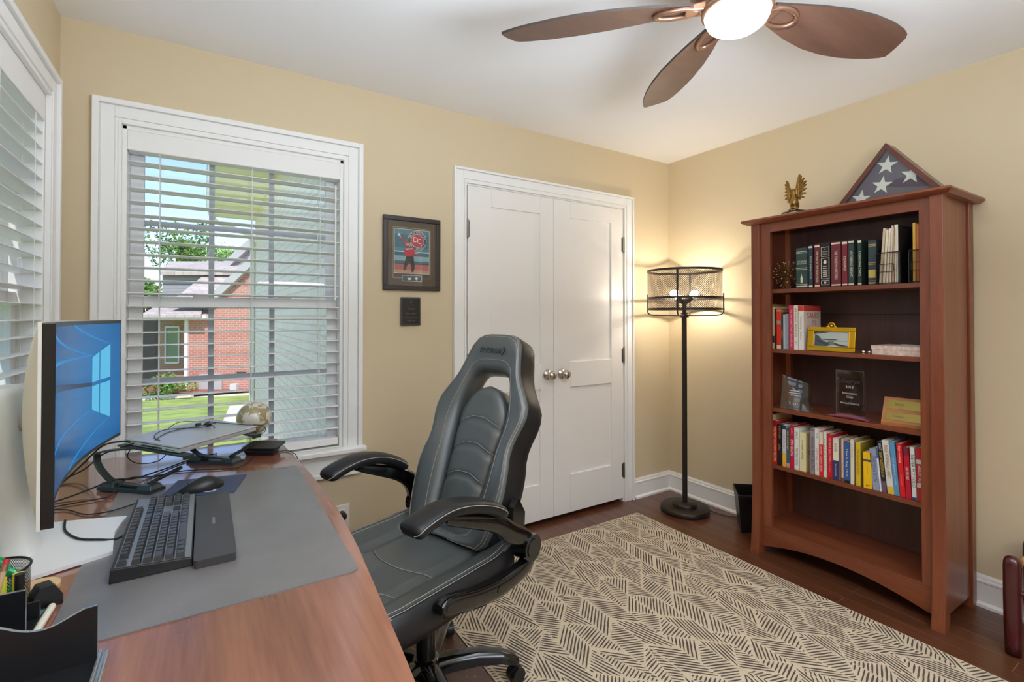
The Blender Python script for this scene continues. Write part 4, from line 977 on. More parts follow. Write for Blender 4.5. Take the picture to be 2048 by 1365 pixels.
b.build('shade_frame', M_lamp, t)
b = MB(); mesh_wall(b, SR, 1.338, 1.592, (LX,LY), 110, .0016, 12, 1.05); b.build('wire_mesh', M_wire, t)
bulbs = []
for k in range(2):
    a = math.radians(-33+180*k+4); dv = Vector((math.cos(a)*.72, math.sin(a)*.72, .69)).normalized(); p = Vector((LX,LY,1.375))
    b = MB(); b.cyl(p, p+dv*.022, .013, .017, 20); b.cyl(p+dv*.022, p+dv*.062, .019, .024, 20); b.build('socket', M_lamp, t, bevel=.001)
    b = MB(); c = p+dv*.098; b.sphere(c, .0235, 24); b.cyl(p+dv*.06, p+dv*.084, .014, .018, 18); b.build('bulb', M_bulb, t); bulbs.append(c)
b = MB(); b.tube(bez([(LX+.12,LY-.08,.012),(2.83,2.0,.006),(2.86,1.93,.005),(2.905,1.86,.005),(2.912,1.8,.005),(2.912,1.66,.005)],8), .003, 8)
b.build('power_cord', mat('brown_cord', (54,36,28), .5), t)
# ================================================================== BOOKCASE
M_case = wood('cherry_bookcase', (98,48,30), (128,66,40), (150,84,52), 'z', .8, .36, .25, .2)
M_caseh = wood('cherry_boards', (98,48,30), (128,66,40), (150,84,52), 'y', .8, .36, .25, .2)
M_dback = wood('bookcase_back', (74,50,46), (90,62,56), (104,74,66), 'z', .8, .45, .1, .3)  # duller than the case wood: inner reflection is put into this colour
t = thing('bookcase', 'tall reddish wooden bookcase with five shelves against the beige wall', 'bookcase', (2.75,1.18,0))
XFR = 2.57
def post(y0, y1, x0, x1, flare):
    b = MB(); rows = []
    for z in (0,.05,.12,.22,.40,.8,1.3,1.797):
        f = flare*math.exp(-z/.13); rows.append([(x0-f,y0,z),(x1-f*.6,y0,z),(x1-f*.6,y1,z),(x0-f,y1,z)])
    b.grid(rows, 0, True, False, False); b.poly(rows[0][::-1]); b.poly(rows[-1]); return b
for y0, y1 in ((.757,.803),(1.546,1.593)):
    post(y0,y1,XFR,XFR+.052,.026).build('post', M_case, t, bevel=.003); post(y0,y1,2.882,2.932,-.0).build('post', M_case, t, bevel=.003)
b = MB(); prof = [(0,1.797),(-.018,1.797),(-.034,1.806),(-.036,1.814),(-.032,1.8205)]
b.add([(2.555,.735,1.797),(2.944,.735,1.797),(2.944,1.610,1.797),(2.555,1.610,1.797),(2.523,.716,1.810),(2.945,.716,1.810),(2.945,1.628,1.810),(2.523,1.628,1.810),(2.527,.720,1.8205),(2.945,.720,1.8205),(2.945,1.624,1.8205),(2.527,1.624,1.8205)],
   [(0,3,2,1),(8,9,10,11),(0,1,5,4),(1,2,6,5),(2,3,7,6),(3,0,4,7),(4,5,9,8),(5,6,10,9),(6,7,11,10),(7,4,8,11)])
b.build('top_board', M_caseh, t, bevel=.002)
for y0, y1 in ((.766,.782),(1.568,1.584)):
    b = MB(); b.box((2.612,y0,.05),(2.872,y1,1.797)); b.build('side_panel', M_case, t, bevel=.001)
b = MB(); b.box((2.912,.775,.10),(2.922,1.575,1.797)); b.build('back_panel', M_dback, t)
for y0, y1 in ((.803,.843),(1.494,1.546)):
    b = MB(); b.box((2.586,y0,.158),(2.606,y1,1.797)); b.build('face_stile', M_case, t, bevel=.001)
b = MB(); b.box((2.586,.843,1.747),(2.606,1.494,1.797)); b.build('top_rail', M_caseh, t, bevel=.001)
b = MB(); n = 30; ys = [.803+(1.546-.803)*k/n for k in range(n+1)]
pl = [(y, .040+.055*max(0,1-((y-1.1745)/.36)**2)) for y in ys]+[(1.546,.158),(.803,.158)]
b.prism([(y,z) for y,z in pl], .02, 0, frame((2.586,0,0),(0,1,0),(0,0,1))); b.build('arched_rail', M_caseh, t, bevel=.001)
S1, S2, S3, S4, S5 = 1.4375, 1.1155, .797, .489, .152
for z in (S1,S2,S3,S4): 
    b = MB(); b.box((2.607,.784,z-.021),(2.911,1.566,z)); b.build('shelf', M_caseh, t, bevel=.0015)
b = MB(); b.box((2.607,.784,S5-.02),(2.911,1.566,S5)); b.build('shelf', M_caseh, t)
b = MB()
for z in (1.62,1.30): b.box((2.9105,.785,z),(2.9125,1.565,z+.0025))
b.build('back_groove', mat('groove_dark', (20,14,12), .8), t)

# ---- books
M_pages = mat('paper_pages', (222,212,190), .8)
_bm = {}
def bmat(c, rough=.42):
    if (c, rough) not in _bm: _bm[(c, rough)] = mat('book_%02x%02x%02x' % c, c, rough)
    return _bm[(c, rough)]
KB = 1.0185; XB = 2.618
def ztop(z): return 1.294+(z-1.294)*KB
def book(yl, yr, z0, zt_, col, label, titles=(), bands=(), lean=0., depth=.15, group='', x0=XB, name='book', pages=True, cover=None):
    """yl / yr: left and right spine edges as seen from the room"""
    yl, yr = yl*KB, yr*KB; h = ztop(zt_)-z0-.0006; w = yl-yr-.0008
    r = thing(name, label, 'book', (x0, yr, z0+.0006), 0, group)
    ml = [bmat(col)]; b = MB(); Mr = Matrix.Translation((x0,yr,z0+.0006+w*math.sin(lean))) @ Matrix.Rotation(-lean,4,'X')
    c = .0016
    b.box((0,0,0),(depth,c,h),0,Mr); b.box((0,w-c,0),(depth,w,h),0,Mr); b.box((-.0012,0,0),(c,w,h),0,Mr)
    def mi(cc):
        m_ = bmat(cc, .5)
        if m_ not in ml: ml.append(m_)
        return ml.index(m_)
    for f0, f1, cc in bands: b.box((-.0016,.0002,h*f0),(-.0011,w-.0002,h*f1),mi(cc),Mr)
    for txt, cc, f, fl, fs in titles:
        vs, fs_ = text_geo(txt, 'CENTER'); wd = max(v.x for v in vs)-min(v.x for v in vs); ht = max(v.y for v in vs)-min(v.y for v in vs)
        sz = h*fl/wd; ys_ = min(w*fs/ht, sz*1.5); Mt = Mr @ frame((-.0019, w/2, h*f), (0,0,-1), (0,-1,0)) @ Matrix.Diagonal((sz,ys_,1,1))
        b.add(vs, fs_, mi(cc), False, Mt)
    if cover:
        for a, cc in cover: b.box((a[0]*depth,-.0005,h*a[2]),(a[1]*depth,0,h*a[3]),mi(cc),Mr)
    b.build('cover', ml, r)
    if pages:
        b = MB(); b.box((c,c,.003),(depth-.003,w-c,h-.003),0,Mr); b.build('pages', M_pages, r)
    return r
W, K, G = (236,232,224), (24,24,26), (212,178,96)
g4 = 'books on the crowded lower shelf'
L4 = S4
r = book(1.506,1.4925,L4,.766,(38,36,38),'black spiral bound notebook at the left end of the crowded lower shelf',group=g4,name='spiral_notebook')
b = MB()
for k in range(26): b.ring(.0058,.0008,(XB,1.5262,L4+.012+.0102*k),12,5)
b.build('spiral_binding', mat('wire_grey', (150,148,146), .3, .8), r)
book(1.4915,1.4780,L4,.765,(214,184,150),'tan folder between spiral notebook and red hardback on the lower shelf',group=g4,depth=.2)
book(1.4765,1.4530,L4,.735,(206,44,38),'red book titled THE NEW SOLUTION SELLING on the crowded lower shelf',[('THE NEW SOLUTION SELLING',(250,214,170),.47,.80,.55)],[(.86,1,(150,26,30))],group=g4)
book(1.4510,1.4260,L4,.722,(26,24,24),'black book with gold lettering near the left of the lower shelf',[('GOOD TO GREAT',(196,150,70),.80,.32,.7),('sales',(190,150,80),.45,.15,.6)],group=g4)
book(1.4250,1.4050,L4,.720,(206,206,214),'white book with a yellow lower third on the crowded lower shelf',[('unlocking',(90,80,110),.62,.3,.5)],[(0,.33,(240,180,48)),(.90,1,(36,56,110))],group=g4)
book(1.4040,1.3870,L4,.706,(54,96,112),'slim teal book with a brown upper half on the lower shelf',[('the challenger',(224,216,200),.68,.5,.6)],[(.42,1,(86,72,62)),(0,.12,(200,150,140))],group=g4)
book(1.3855,1.3645,L4,.727,(186,20,58),'crimson book with bold white letters left of the thick white book',[('SPIN SELLING',W,.48,.38,.7),('author',W,.85,.16,.3)],group=g4)
book(1.3635,1.3390,L4,.719,(232,230,222),'thick white book with grey lettering beside the crimson book',[('THE FIELD GUIDE',(96,96,110),.32,.42,.5),('SALES',(110,110,120),.82,.18,.4)],group=g4)
book(1.3375,1.3060,L4,.702,(226,218,172),'thick pale yellow book on the crowded lower shelf',[('strategic selling',(96,92,70),.55,.5,.4)],group=g4,cover=[((0,1,0,1),(196,176,120)),((.3,.6,.45,.7),(90,60,30))])
book(1.3045,1.2870,L4,.700,(150,118,84),'tan brown book set back beside the thick pale yellow book',[('S',(30,26,22),.5,.12,.7)],group=g4,x0=XB+.02)
book(1.2860,1.2645,L4,.731,(150,146,150),'grey book titled POWER BASE SELLING on the lower shelf',[('POWER BASE SELLING',(44,44,60),.44,.72,.55)],[(.94,1,(120,116,120))],group=g4)
book(1.2635,1.2440,L4,.733,(234,230,222),'white book with red letters down its lower half',[('GETTING TO YES',(206,40,44),.33,.5,.6),('NOW',(120,116,120),.85,.1,.5)],[(0,.05,(226,210,190))],group=g4)
book(1.2430,1.2250,L4,.722,(222,36,36),'bright red book with a cream top titled CUSTOMER on the lower shelf',[('Customer Centric Selling',(250,226,210),.42,.62,.6)],[(.72,1,(226,214,184))],group=g4)
book(1.2240,1.2085,L4,.724,(228,222,208),'slim cream book between the two red books on the lower shelf',[('to sell is human',(120,110,100),.5,.7,.5)],group=g4)
book(1.2065,1.1825,L4,.718,(196,22,42),'red book titled PATRICK LENCIONI left of the white and navy book',[('PATRICK LENCIONI',(240,196,180),.66,.5,.42),('the motive',(230,150,150),.28,.25,.3)],group=g4)
book(1.1810,1.1555,L4,.704,(230,222,204),'book with white top half and navy bottom half on the lower shelf',[('blink',(96,80,70),.78,.2,.5),('fierce conversations',(214,214,226),.24,.3,.35)],[(0,.47,(48,54,110))],group=g4)
book(1.1545,1.1445,L4,.706,(110,88,70),'very slim brown book right of the white and navy book',group=g4)
book(1.1440,1.1345,L4,.708,(224,188,168),'very slim pink cream book left of the blue book',[('now discover',(150,90,80),.4,.4,.5)],[(0,.1,(120,40,40))],group=g4)
book(1.1335,1.1070,L4,.696,(56,92,146),'blue book with a white title on the crowded lower shelf',[('This Is Bag Of It',(226,232,240),.5,.7,.4)],[(0,.07,(30,34,44))],group=g4)
book(1.1055,1.0905,L4,.713,(226,216,194),'narrow cream book with its tan cover showing, left of the yellow books',[('selling',(190,120,80),.75,.3,.5)],group=g4,cover=[((0,1,0,1),(190,168,130)),((.1,.5,.2,.5),(186,84,50))],depth=.17)
book(1.0830,1.0635,L4,.704,(214,186,48),'slim yellow book left of the yellow book with a black L',[('the little gold book',(150,90,30),.55,.6,.5)],group=g4,cover=[((0,1,0,1),(150,130,40))])
book(1.0520,1.0180,L4,.668,(246,194,26),'thick yellow book with a large black L on the lower shelf',[('L',K,.07,.055,.42),('grammar',(150,110,20),.50,.2,.14),('dictionary',(150,110,20),.86,.2,.14)],[(.74,.80,(70,78,78))],.012,group=g4)
book(1.0140,.9880,L4,.690,(152,160,178),'blue grey book leaning left beside the yellow L book',[('TERMINATION',(84,90,120),.52,.62,.6)],[],.075,group=g4)
book(.9870,.9795,L4,.700,(226,228,234),'very slim white book leaning behind the blue grey one',[],[(.75,1,(76,92,140))],.085,group=g4)
book(.9785,.9600,L4,.729,(34,36,46),'dark book titled WHAT GREAT SALESPEOPLE DO with yellow and white letters',[('GREAT SALESPEOPLE DO',(226,190,70),.55,.5,.8),('WHAT',(210,214,224),.90,.13,.8)],[(0,.22,(110,84,110))],.088,group=g4)
book(.9585,.9330,L4,.738,(224,218,204),'cream book with a yellow foot leaning left on the lower shelf',[('MAKE WINNING A HABIT',(150,70,64),.60,.62,.55)],[(0,.14,(226,186,70))],.09,group=g4)
book(.9320,.9130,L4,.738,(96,150,190),'sky blue book leaning between cream and red books',[('the growth code',(200,224,236),.45,.5,.4)],[],.085,group=g4)
book(.9115,.8920,L4,.735,(222,28,34),'bright red book leaning near the right end of the lower shelf',[('Ziglar on selling',(248,224,220),.80,.32,.5),('quantum',(240,150,140),.32,.2,.3)],[],.06,group=g4)
book(.8905,.8715,L4,.724,(190,24,48),'dark red book titled GAP SELLING near the right end of the lower shelf',[('GAP SELLING',(246,230,226),.50,.24,.75)],[(.84,1,(120,30,50))],.045,group=g4)
book(.8690,.8530,L4,.729,(228,226,220),'white book titled NEVER FLY SOLO near the right end of the lower shelf',[('NEVER FLY SOLO',(70,66,66),.55,.62,.75)],[(0,.06,(70,70,100))],.035,group=g4)
book(.8510,.8290,L4,.732,(186,32,40),'red and white banded book at the right end of the lower shelf',[('ABSOLUTE VALUE',W,.5,.34,.6)],[(.70,.78,(206,198,196)),(.26,.34,(206,198,196))],.025,group=g4)
g2 = 'books on the shelf with the gold frame'
book(1.4985,1.4840,S2,1.357,(150,112,54),'mottled gold brown book at the left end beside the gold frame shelf',[],[(.1,.5,(96,70,44)),(.7,.95,(176,136,60))],group=g2)
book(1.4780,1.4630,S2,1.343,(214,190,156),'slim tan book with a black band, second from left on its shelf',[],[(.14,.30,(34,32,34))],group=g2)
book(1.4620,1.4525,S2,1.330,(36,30,30),'slim black book left of the orange and red one',[('journal',(140,100,60),.6,.4,.4)],group=g2)
book(1.4515,1.4285,S2,1.327,(214,140,96),'orange book with two red panels on the shelf with the gold frame',[],[(.10,.62,(216,44,30)),(.72,.95,(220,50,34)),(.63,.70,(170,150,140)),(0,.09,(230,206,180))],group=g2)
book(1.4275,1.4180,S2,1.312,(66,56,50),'slim dark brown book right of the orange and red one',[],[(.3,.5,(150,100,60))],group=g2)
book(1.4170,1.4045,S2,1.302,(170,178,184),'slim pale grey book left of the blue grey booklet',group=g2)
book(1.4035,1.3890,S2,1.304,(140,152,166),'slim blue grey booklet beside the pink red book',group=g2)
book(1.3870,1.3630,S2,1.349,(206,34,84),'pink red book with small white letters left of two white books',[('THE ONE HABIT THAT CHANGES ALL',(240,190,200),.48,.86,.4)],group=g2)
book(1.3620,1.3410,S2,1.347,(232,226,212),'white book titled Atomic Habits on the shelf with the gold frame',[('Atomic Habits',(150,126,90),.62,.66,.55),('JC',(110,100,90),.15,.08,.5)],group=g2)
r = book(1.3395,1.3130,S2,1.345,(236,230,222),'thick white book with a red top and SALES on its cover',[('Weekly Sales',(160,140,130),.5,.55,.45)],[(.88,1,(206,62,54))],group=g2,depth=.17,cover=[((0,1,0,.88),(226,206,190)),((0,1,.88,1),(206,66,56)),((.30,.55,.18,.48),(196,52,40)),((.62,.9,.30,.48),(196,52,40))])
b = MB(); b.text('SALES',.042,frame((XB+.09,1.3130*KB-.0008,S2+.178),(1,0,0),(0,0,1)),0,xs=1.1); b.text('EQ',.03,frame((XB+.10,1.3130*KB-.0008,S2+.142),(1,0,0),(0,0,1)),0); b.build('cover_lettering', mat('print_red', (196,56,44), .5), r)
g1 = 'leather look classics on the top shelf'
CR = (222,214,190)
book(1.3480,1.2925,S1,1.640,(44,72,66),'thick green book with a candle emblem on the top shelf',[('CHARLES DICKENS',CR,.66,.001,.1)],[(.90,.912,CR),(.865,.875,CR),(.49,.50,CR),(.455,.465,CR),(.085,.095,CR),(.03,.055,CR)],group=g1)
b = MB(); yc_ = 1.3203*KB; Mx = frame((XB-.0022,yc_,S1+.138),(0,-1,0),(0,0,1)); b.text('CHARLES',.0115,Mx,0); b.text('DICKENS',.0115,frame((XB-.0022,yc_,S1+.127),(0,-1,0),(0,0,1)),0)
b.prism([(-.005,-.024),(.005,-.024),(.006,.0),(.002,.008),(0,.024),(-.002,.008),(-.006,0)],.0004,0,frame((XB-.0024,yc_,S1+.052),(0,-1,0),(0,0,1)))
o_ = b.build('spine_print', bmat(CR,.5), bpy.data.objects['book.%03d' % (len([o for o in bpy.data.objects if o.name.split('.')[0] == 'book' and o.type == 'EMPTY'])-1)])
book(1.2870,1.2675,S1,1.649,(44,54,70),'navy book titled PRIDE & PREJUDICE on the top shelf',[('PRIDE & PREJUDICE',CR,.47,.52,.5)],[(.93,.97,CR),(.02,.05,CR)],group=g1)
book(1.2590,1.2345,S1,1.650,(110,36,40),'narrow maroon book left of the ornate black book on the top shelf',[('THE MAN IN THE IRON MASK',CR,.48,.74,.45)],[(.93,.97,CR),(.02,.05,CR)],group=g1)
r = book(1.2310,1.1875,S1,1.654,(30,26,27),'ornate black book with gilt framed panels on the top shelf',[],[],group=g1)
b = MB(); y0, y1 = 1.2280*KB, 1.1905*KB; xx = XB-.0022
for z0, z1 in ((.152,.200),(.040,.145),(.010,.034)):
    for q in ((y1,z0,y0,z0+.0022),(y1,z1-.0022,y0,z1),(y1,z0,y1+.002,z1),(y0-.002,z0,y0,z1)): b.box((xx,q[0],S1+q[1]),(xx+.0006,q[2],S1+q[3]))
ym = (y0+y1)/2
b.text('Sir',.008,frame((xx,ym,S1+.189),(0,-1,0),(0,0,1)),0); b.text('Thomas',.008,frame((xx,ym,S1+.177),(0,-1,0),(0,0,1)),0); b.text('Malory',.008,frame((xx,ym,S1+.165),(0,-1,0),(0,0,1)),0)
b.sphere((xx,ym,S1+.128),.007,10,0,(.05,1,1)); b.prism([(-.009,0),(0,-.009),(.009,0),(0,.006)],.0004,0,frame((xx,ym,S1+.122),(0,-1,0),(0,0,1)))
for k in range(6): b.box((xx,ym-.011+.001*(k%3),S1+.052+.010*k),(xx+.0005,ym+.011-.001*(k%2),S1+.0555+.010*k))
b.sphere((xx,ym,S1+.022),.006,10,0,(.05,1,1)); b.build('gilt_panels', bmat(CR,.4), r)
book(1.1830,1.1400,S1,1.650,(112,40,48),'wide maroon book titled THE THREE MUSKETEERS on the top shelf',[('THE THREE MUSKETEERS',CR,.48,.66,.30)],[(.95,.985,CR),(.02,.05,CR)],group=g1)
book(1.1350,1.1120,S1,1.650,(120,34,48),'narrow maroon book titled KIDNAPPED on the top shelf',[('KIDNAPPED',CR,.50,.32,.5)],[(.93,.98,CR),(.02,.05,CR)],group=g1)
book(1.1080,1.0840,S1,1.651,(48,62,62),'dark green book titled WUTHERING HEIGHTS on the top shelf',[('WUTHERING HEIGHTS',CR,.47,.58,.5)],[(.94,.98,CR),(.02,.05,CR)],group=g1)
book(1.0690,1.0530,S1,1.649,(34,52,46),'narrow dark green book titled A CHRISTMAS CAROL on the top shelf',[('A CHRISTMAS CAROL',CR,.47,.56,.6)],[(.93,.98,CR),(.02,.05,CR)],group=g1)
book(1.0310,.9985,S1,1.640,(52,66,72),'slate blue book with gold bands partly behind the wire file holder',[],[(.90,.912,G),(.865,.875,G),(.49,.50,G),(.455,.465,G),(.16,.34,(196,176,90)),(.085,.095,G),(.03,.055,G)],group=g1,x0=XB+.012)

# ---- wire magazine holders with notebooks
M_hold = mat('file_holder_wire', (46,44,44), .4, .5); M_manila = mat('manila_paper', (222,202,172), .7)
def holder(y0, y1, label):
    r = thing('file_holder', label, 'file holder', (2.64,(y0+y1)/2,S1), 0, 'black wire file holders'); zb = S1+.001
    x0, x1 = 2.616, 2.86
    for y in (y0, y1):
        b = MB(); b.prism([(x0,0.0),(x1,0.0),(x1,.262),(x1-.05,.262),(x0,.142)], .0022, 0, Matrix.Translation((0,y+.0011,zb)) @ Matrix.Rotation(PI/2,4,'X')); b.build('side_sheet', M_hold, r)
    b = MB()
    for z in (.004,.142): b.tube([(x0-.002,y0,zb+z),(x0-.002,y1,zb+z)],.0022,6)
    for y in (y0,y1): b.tube([(x0-.002,y,zb+.004),(x0-.002,y,zb+.142)],.0022,6)
    for k in range(1,14): b.tube([(x0-.002,y0+(y1-y0)*k/14,zb+.004),(x0-.002,y0+(y1-y0)*k/14,zb+.142)],.0005,4)
    a, c = y0+(y1-y0)*.25, y0+(y1-y0)*.85
    for q in (((x0-.004,a,zb+.055),(x0-.004,c,zb+.055)),((x0-.004,a,zb+.090),(x0-.004,c,zb+.090)),((x0-.004,a,zb+.055),(x0-.004,a,zb+.09)),((x0-.004,c,zb+.055),(x0-.004,c,zb+.09))): b.tube(q,.0016,6)
    b.build('front_wires', M_hold, r)
    b = MB(); b.box((x0,y0,zb-.0008),(x1,y1,zb+.0006)); b.build('bottom_sheet', M_hold, r)
holder(.9220, 1.0120, 'black wire file holder full of cream notebooks on the top shelf')
holder(.8260, .8890, 'black wire file holder with yellow folders at the right of the top shelf')
gn = 'notebooks in the wire file holder'; M_shade = mat('painted_shade', (46,40,38), .5)
for k, (dy, w, h, c, lb) in enumerate(((.0805,.011,.255,(220,196,164),'tan spiral notebook leftmost in the wire file holder'),(.067,.010,.246,(232,218,196),'cream notebook with a wavy edge in the wire file holder'),(.055,.009,.250,(238,228,210),'pale cream notebook in the middle of the wire file holder'),(.044,.008,.262,(226,206,178),'tallest beige notebook in the wire file holder'),(.033,.009,.252,(196,166,132),'brown notebook right of the tall beige one in the holder'),(.016,.014,.264,(236,226,206),'thick ivory notebook rightmost in the wire file holder'))):
    r = thing('notebook', lb, 'notebook', (2.65,.9235+dy,S1+.002), 0, gn); b = MB(); M_ = Matrix.Translation((2.622,.9235+dy-.009,S1+.0022)) @ Matrix.Rotation((.072,.062,.052,.042,.03,0)[k],4,'X')
    b.box((0,0,0),(.19,w-.0015,h),0,M_); b.build('paper_block', mat('notebook_%d' % k, c, .65), r)
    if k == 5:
        b = MB(); b.box((.002,-.0012,0),(.19,-.0002,h),0,M_); b.build('side_shade', M_shade, r)  # dark sheet paints the holder's shade on the notebook's right face
    b = MB()
    if k in (0,2,4,5):
        for q in range(24): b.ring(.0042,.0006,M_ @ Vector((.0,w/2,.012+q*(h-.02)/24)),10,4)
        b.build('spiral_binding', mat('spiral_%d' % k, (206,190,164), .4, .3), r)
for k, (y, w, h, c, lb) in enumerate(((.868,.010,.262,(214,166,72),'mustard folder in the right hand wire file holder'),(.856,.009,.255,(206,116,54),'orange folder behind the mustard one in the file holder'),(.845,.008,.252,(110,62,40),'brown folder between orange and cream ones in the holder'),(.832,.010,.285,(226,210,168),'tall cream folder at the right edge of the top shelf'))):
    b = MB(); b.box((2.625,y,S1+.002),(2.83,y+w,S1+.002+h)); tag(b.build('folder', mat('folder_%d' % k, c, .6), bevel=.001), lb, 'folder', 'folders in the right wire holder')

# ---- ornaments
M_brass = mat('aged_brass', (150,116,60), .38, .85, bump=.3, bscale=120); M_bdark = mat('dark_plinth', (44,34,30), .4)
t = thing('starburst_ornament', 'spiky brass starburst ornament at the left of the top shelf', 'ornament', (2.70,1.468,S1))
b = MB(); c = Vector((2.70,1.462,S1+.0835)); b.sphere(c, .011, 14); tips = MB(); rr = random.Random(4)
for k in range(58):
    z = 1-2*(k+.5)/58; ph = k*2.39996; s_ = math.sqrt(1-z*z); dv = Vector((s_*math.cos(ph),s_*math.sin(ph),z)); L_ = .080*rr.uniform(.85,1.0)
    if c.y+dv.y*L_ > 1.522: L_ = (1.520-c.y)/dv.y
    p = c+dv*L_
    if p.z < S1+.004: p = c+dv*((c.z-S1-.0025)/-dv.z)
    b.cyl(c, p, .0011, n=5); tips.sphere(p, .0034, 8)
b.build('spikes', M_brass, t); tips.build('tips', mat('bright_brass', (236,214,160), .25, .8), t)
# gold photo frame
M_gold = mat('polished_gold', (222,172,40), .22, .9); M_photo = mat('photo_grey', (226,222,218), .4); M_phd = mat('photo_dark', (70,66,66), .5); M_pht = mat('photo_mid', (130,138,130), .5)
t = thing('gold_photo_frame', 'gold photo frame with a small crest standing on the shelf', 'picture frame', (2.63,1.20,S2))
Mg = frame((2.622,1.2135,S2+.0012), (0,-1,0), (.14,0,1))   # local x: to the right in view, y: up
def gb(b, x0, y0, x1, y1, z0, z1, mi=0): b.box((x0,y0,z0),(x1,y1,z1),mi,Mg)
b = MB(); w2, h2 = .1095, .121
gb(b,-w2,0,w2,.022,-.004,.006); gb(b,-w2,h2-.020,w2,h2,-.004,.006); gb(b,-w2,.022,-w2+.030,h2-.020,-.004,.006); gb(b,w2-.026,.022,w2,h2-.020,-.004,.006)
for q in ((-w2+.028,.020,w2-.024,.024),(-w2+.028,h2-.022,w2-.024,h2-.018),(-w2+.028,.020,-w2+.032,h2-.018),(w2-.028,.020,w2-.024,h2-.018)): gb(b,*q,.004,.009)
b.build('frame_border', M_gold, t, bevel=.002)
b = MB(); b.ring(.014,.004,Mg @ Vector((0,h2+.008,.001)),24,8,0,'x'); b.sphere(Mg @ Vector((0,h2+.008,.001)),.008,12); b.sphere(Mg @ Vector((-.018,h2+.002,.001)),.006,10); b.sphere(Mg @ Vector((.018,h2+.002,.001)),.006,10); b.build('crest', M_gold, t)
b = MB(); gb(b,-w2+.03,.022,w2-.026,h2-.02,-.002,.0005); 
P = [(-.075,.026),(-.02,.026),(.01,.034),(.04,.028),(.078,.024),(.078,.030),(.03,.040),(.0,.052),(-.02,.046),(-.04,.056),(-.055,.074),(-.075,.086)]
b.poly([(x,y,.0009) for x,y in P],1,Mg); b.poly([(-.04,.056,.001),(.02,.056,.001),(.034,.060,.001),(.0,.063,.001),(-.035,.061,.001)],1,Mg); b.poly([(-.01,.034,.0011),(.018,.034,.0011),(.012,.054,.0011),(-.004,.054,.0011)],2,Mg); b.poly([(-.079,.085,.001),(-.02,.094,.001),(-.01,.0995,.001),(-.079,.0995,.001)],1,Mg); b.box((-.03,.051,.0006),(.083,.0525,.001),2,Mg)
b.build('photograph', [M_photo, M_phd, M_pht], t)
b = MB(); gb(b,-w2+.031,.023,w2-.027,h2-.021,.0015,.0022); b.build('glass', M_glass, t)
b = MB(); p = Mg @ Vector((0,.08,-.004)); b.bar(p, (p.x+.055,p.y,S2+.001), .03, .002, (1,0,0)); b.build('easel_back', M_bdark, t)
M_chr = mat('silver_ball', (224,218,206), .15, 1.)
for k, (y, lb) in enumerate(((1.074,'left one of two small silver balls right of the gold frame'),(1.049,'right one of two small silver balls beside the marbled box'))):
    b = MB(); b.sphere((2.635,y,S2+.0085),.0083,18); b.cyl((2.635,y,S2),(2.635,y,S2+.003),.006,n=16); tag(b.build('silver_ball', M_chr), lb, 'ball', 'small silver balls')
M_marb = mat('marbled_paper', (214,190,176), .6, var=.25, vscale=60)
t = thing('marbled_box', 'pink marbled paper box at the right of the gold frame shelf', 'box', (2.70,.94,S2))
b = MB(); b.box((2.618,.850,S2),(2.80,1.034,S2+.028)); b.build('box_base', M_marb, t, bevel=.001); b = MB(); b.box((2.616,.848,S2+.024),(2.802,1.036,S2+.042)); b.build('box_lid', M_marb, t, bevel=.001)
M_paper = mat('loose_paper', (232,214,208), .7)
b = MB(); b.grid([[(2.63+.12*i/6,.86+.10*j/6,S2+.0428+.010*math.sin(PI*j/6*.5)*(i/6)*.4) for j in range(7)] for i in range(7)]); b.grid([[(2.63+.12*i/6,.86+.10*j/6,S2+.0424) for j in range(7)] for i in range(7)])
tag(b.build('paper_sheet', M_paper), 'loose curled paper on the pink marbled box', 'paper')
# awards
M_cry = glassy('crystal', (240,244,242), .10, .02, .6); M_etch = mat('etched_white', (206,204,206), .6); M_etchd = mat('etched_dark', (60,58,62), .5)
t = thing('crystal_award', 'wedge shaped crystal award at the left of the awards shelf', 'award', (2.66,1.40,S3))
Ma = frame((2.648,1.392,S3+.0006), (0,-1,0), (0,0,1))
b = MB(); b.add([(-.075,0,-.028),(.075,0,-.028),(.075,0,.022),(-.075,0,.022),(-.070,.180,-.010),(.062,.146,-.010),(.062,.146,.006),(-.070,.180,.006)],[(0,3,2,1),(4,5,6,7),(0,1,5,4),(1,2,6,5),(2,3,7,6),(3,0,4,7)],0,Ma); b.build('crystal_block', M_cry, t, bevel=.002)
b = MB(); b.text('sas',.024,Ma @ Matrix.Translation((.006,.036,.0235)),0); b.tube([Ma @ Vector(p) for p in ((-.020,.040,.0235),(-.027,.043,.0235),(-.024,.036,.0235),(-.018,.032,.0235),(-.025,.028,.0235))],.0012,5)
for k, w in enumerate((.02,.03,.026)): b.box((-w,.075+.012*k,.0185),(w,.079+.012*k,.0188),0,Ma)
b.build('lettering', M_etch, t)
t = thing('crystal_award', 'upright rectangular crystal award with etched text on a curved purple base', 'award', (2.66,1.125,S3))
Ma = frame((2.642,1.134,S3), (0,-1,0), (0,0,1))
b = MB(); b.box((-.061,.014,-.008),(.061,.232,.008),0,Ma); b.build('crystal_plate', M_cry, t, bevel=.0025)
b = MB()
for k, (s_, y, z_) in enumerate((('2013',.018,.152),('Innovation',.015,.122),('Club',.015,.104),('Annual Award',.014,.074))): b.text(s_,y,Ma @ Matrix.Translation((0,z_,.0086)),0)
b.build('lettering', M_etch, t)
b = MB(); b.text('alteryx',.030,Ma @ Matrix.Translation((.0,.180,.0086)),0,xs=1.1); b.build('logo', M_etchd, t)
b = MB(); rows = []
for i in range(13):
    x = -.092+.176*i/12; h = .006+.016*math.sin(PI*(i+.6)/13.2); rows.append([(x,.0006,-.026),(x,.0006,.026),(x,h*.7,.030),(x,h,.018),(x,h,-.018),(x,h*.7,-.028)])
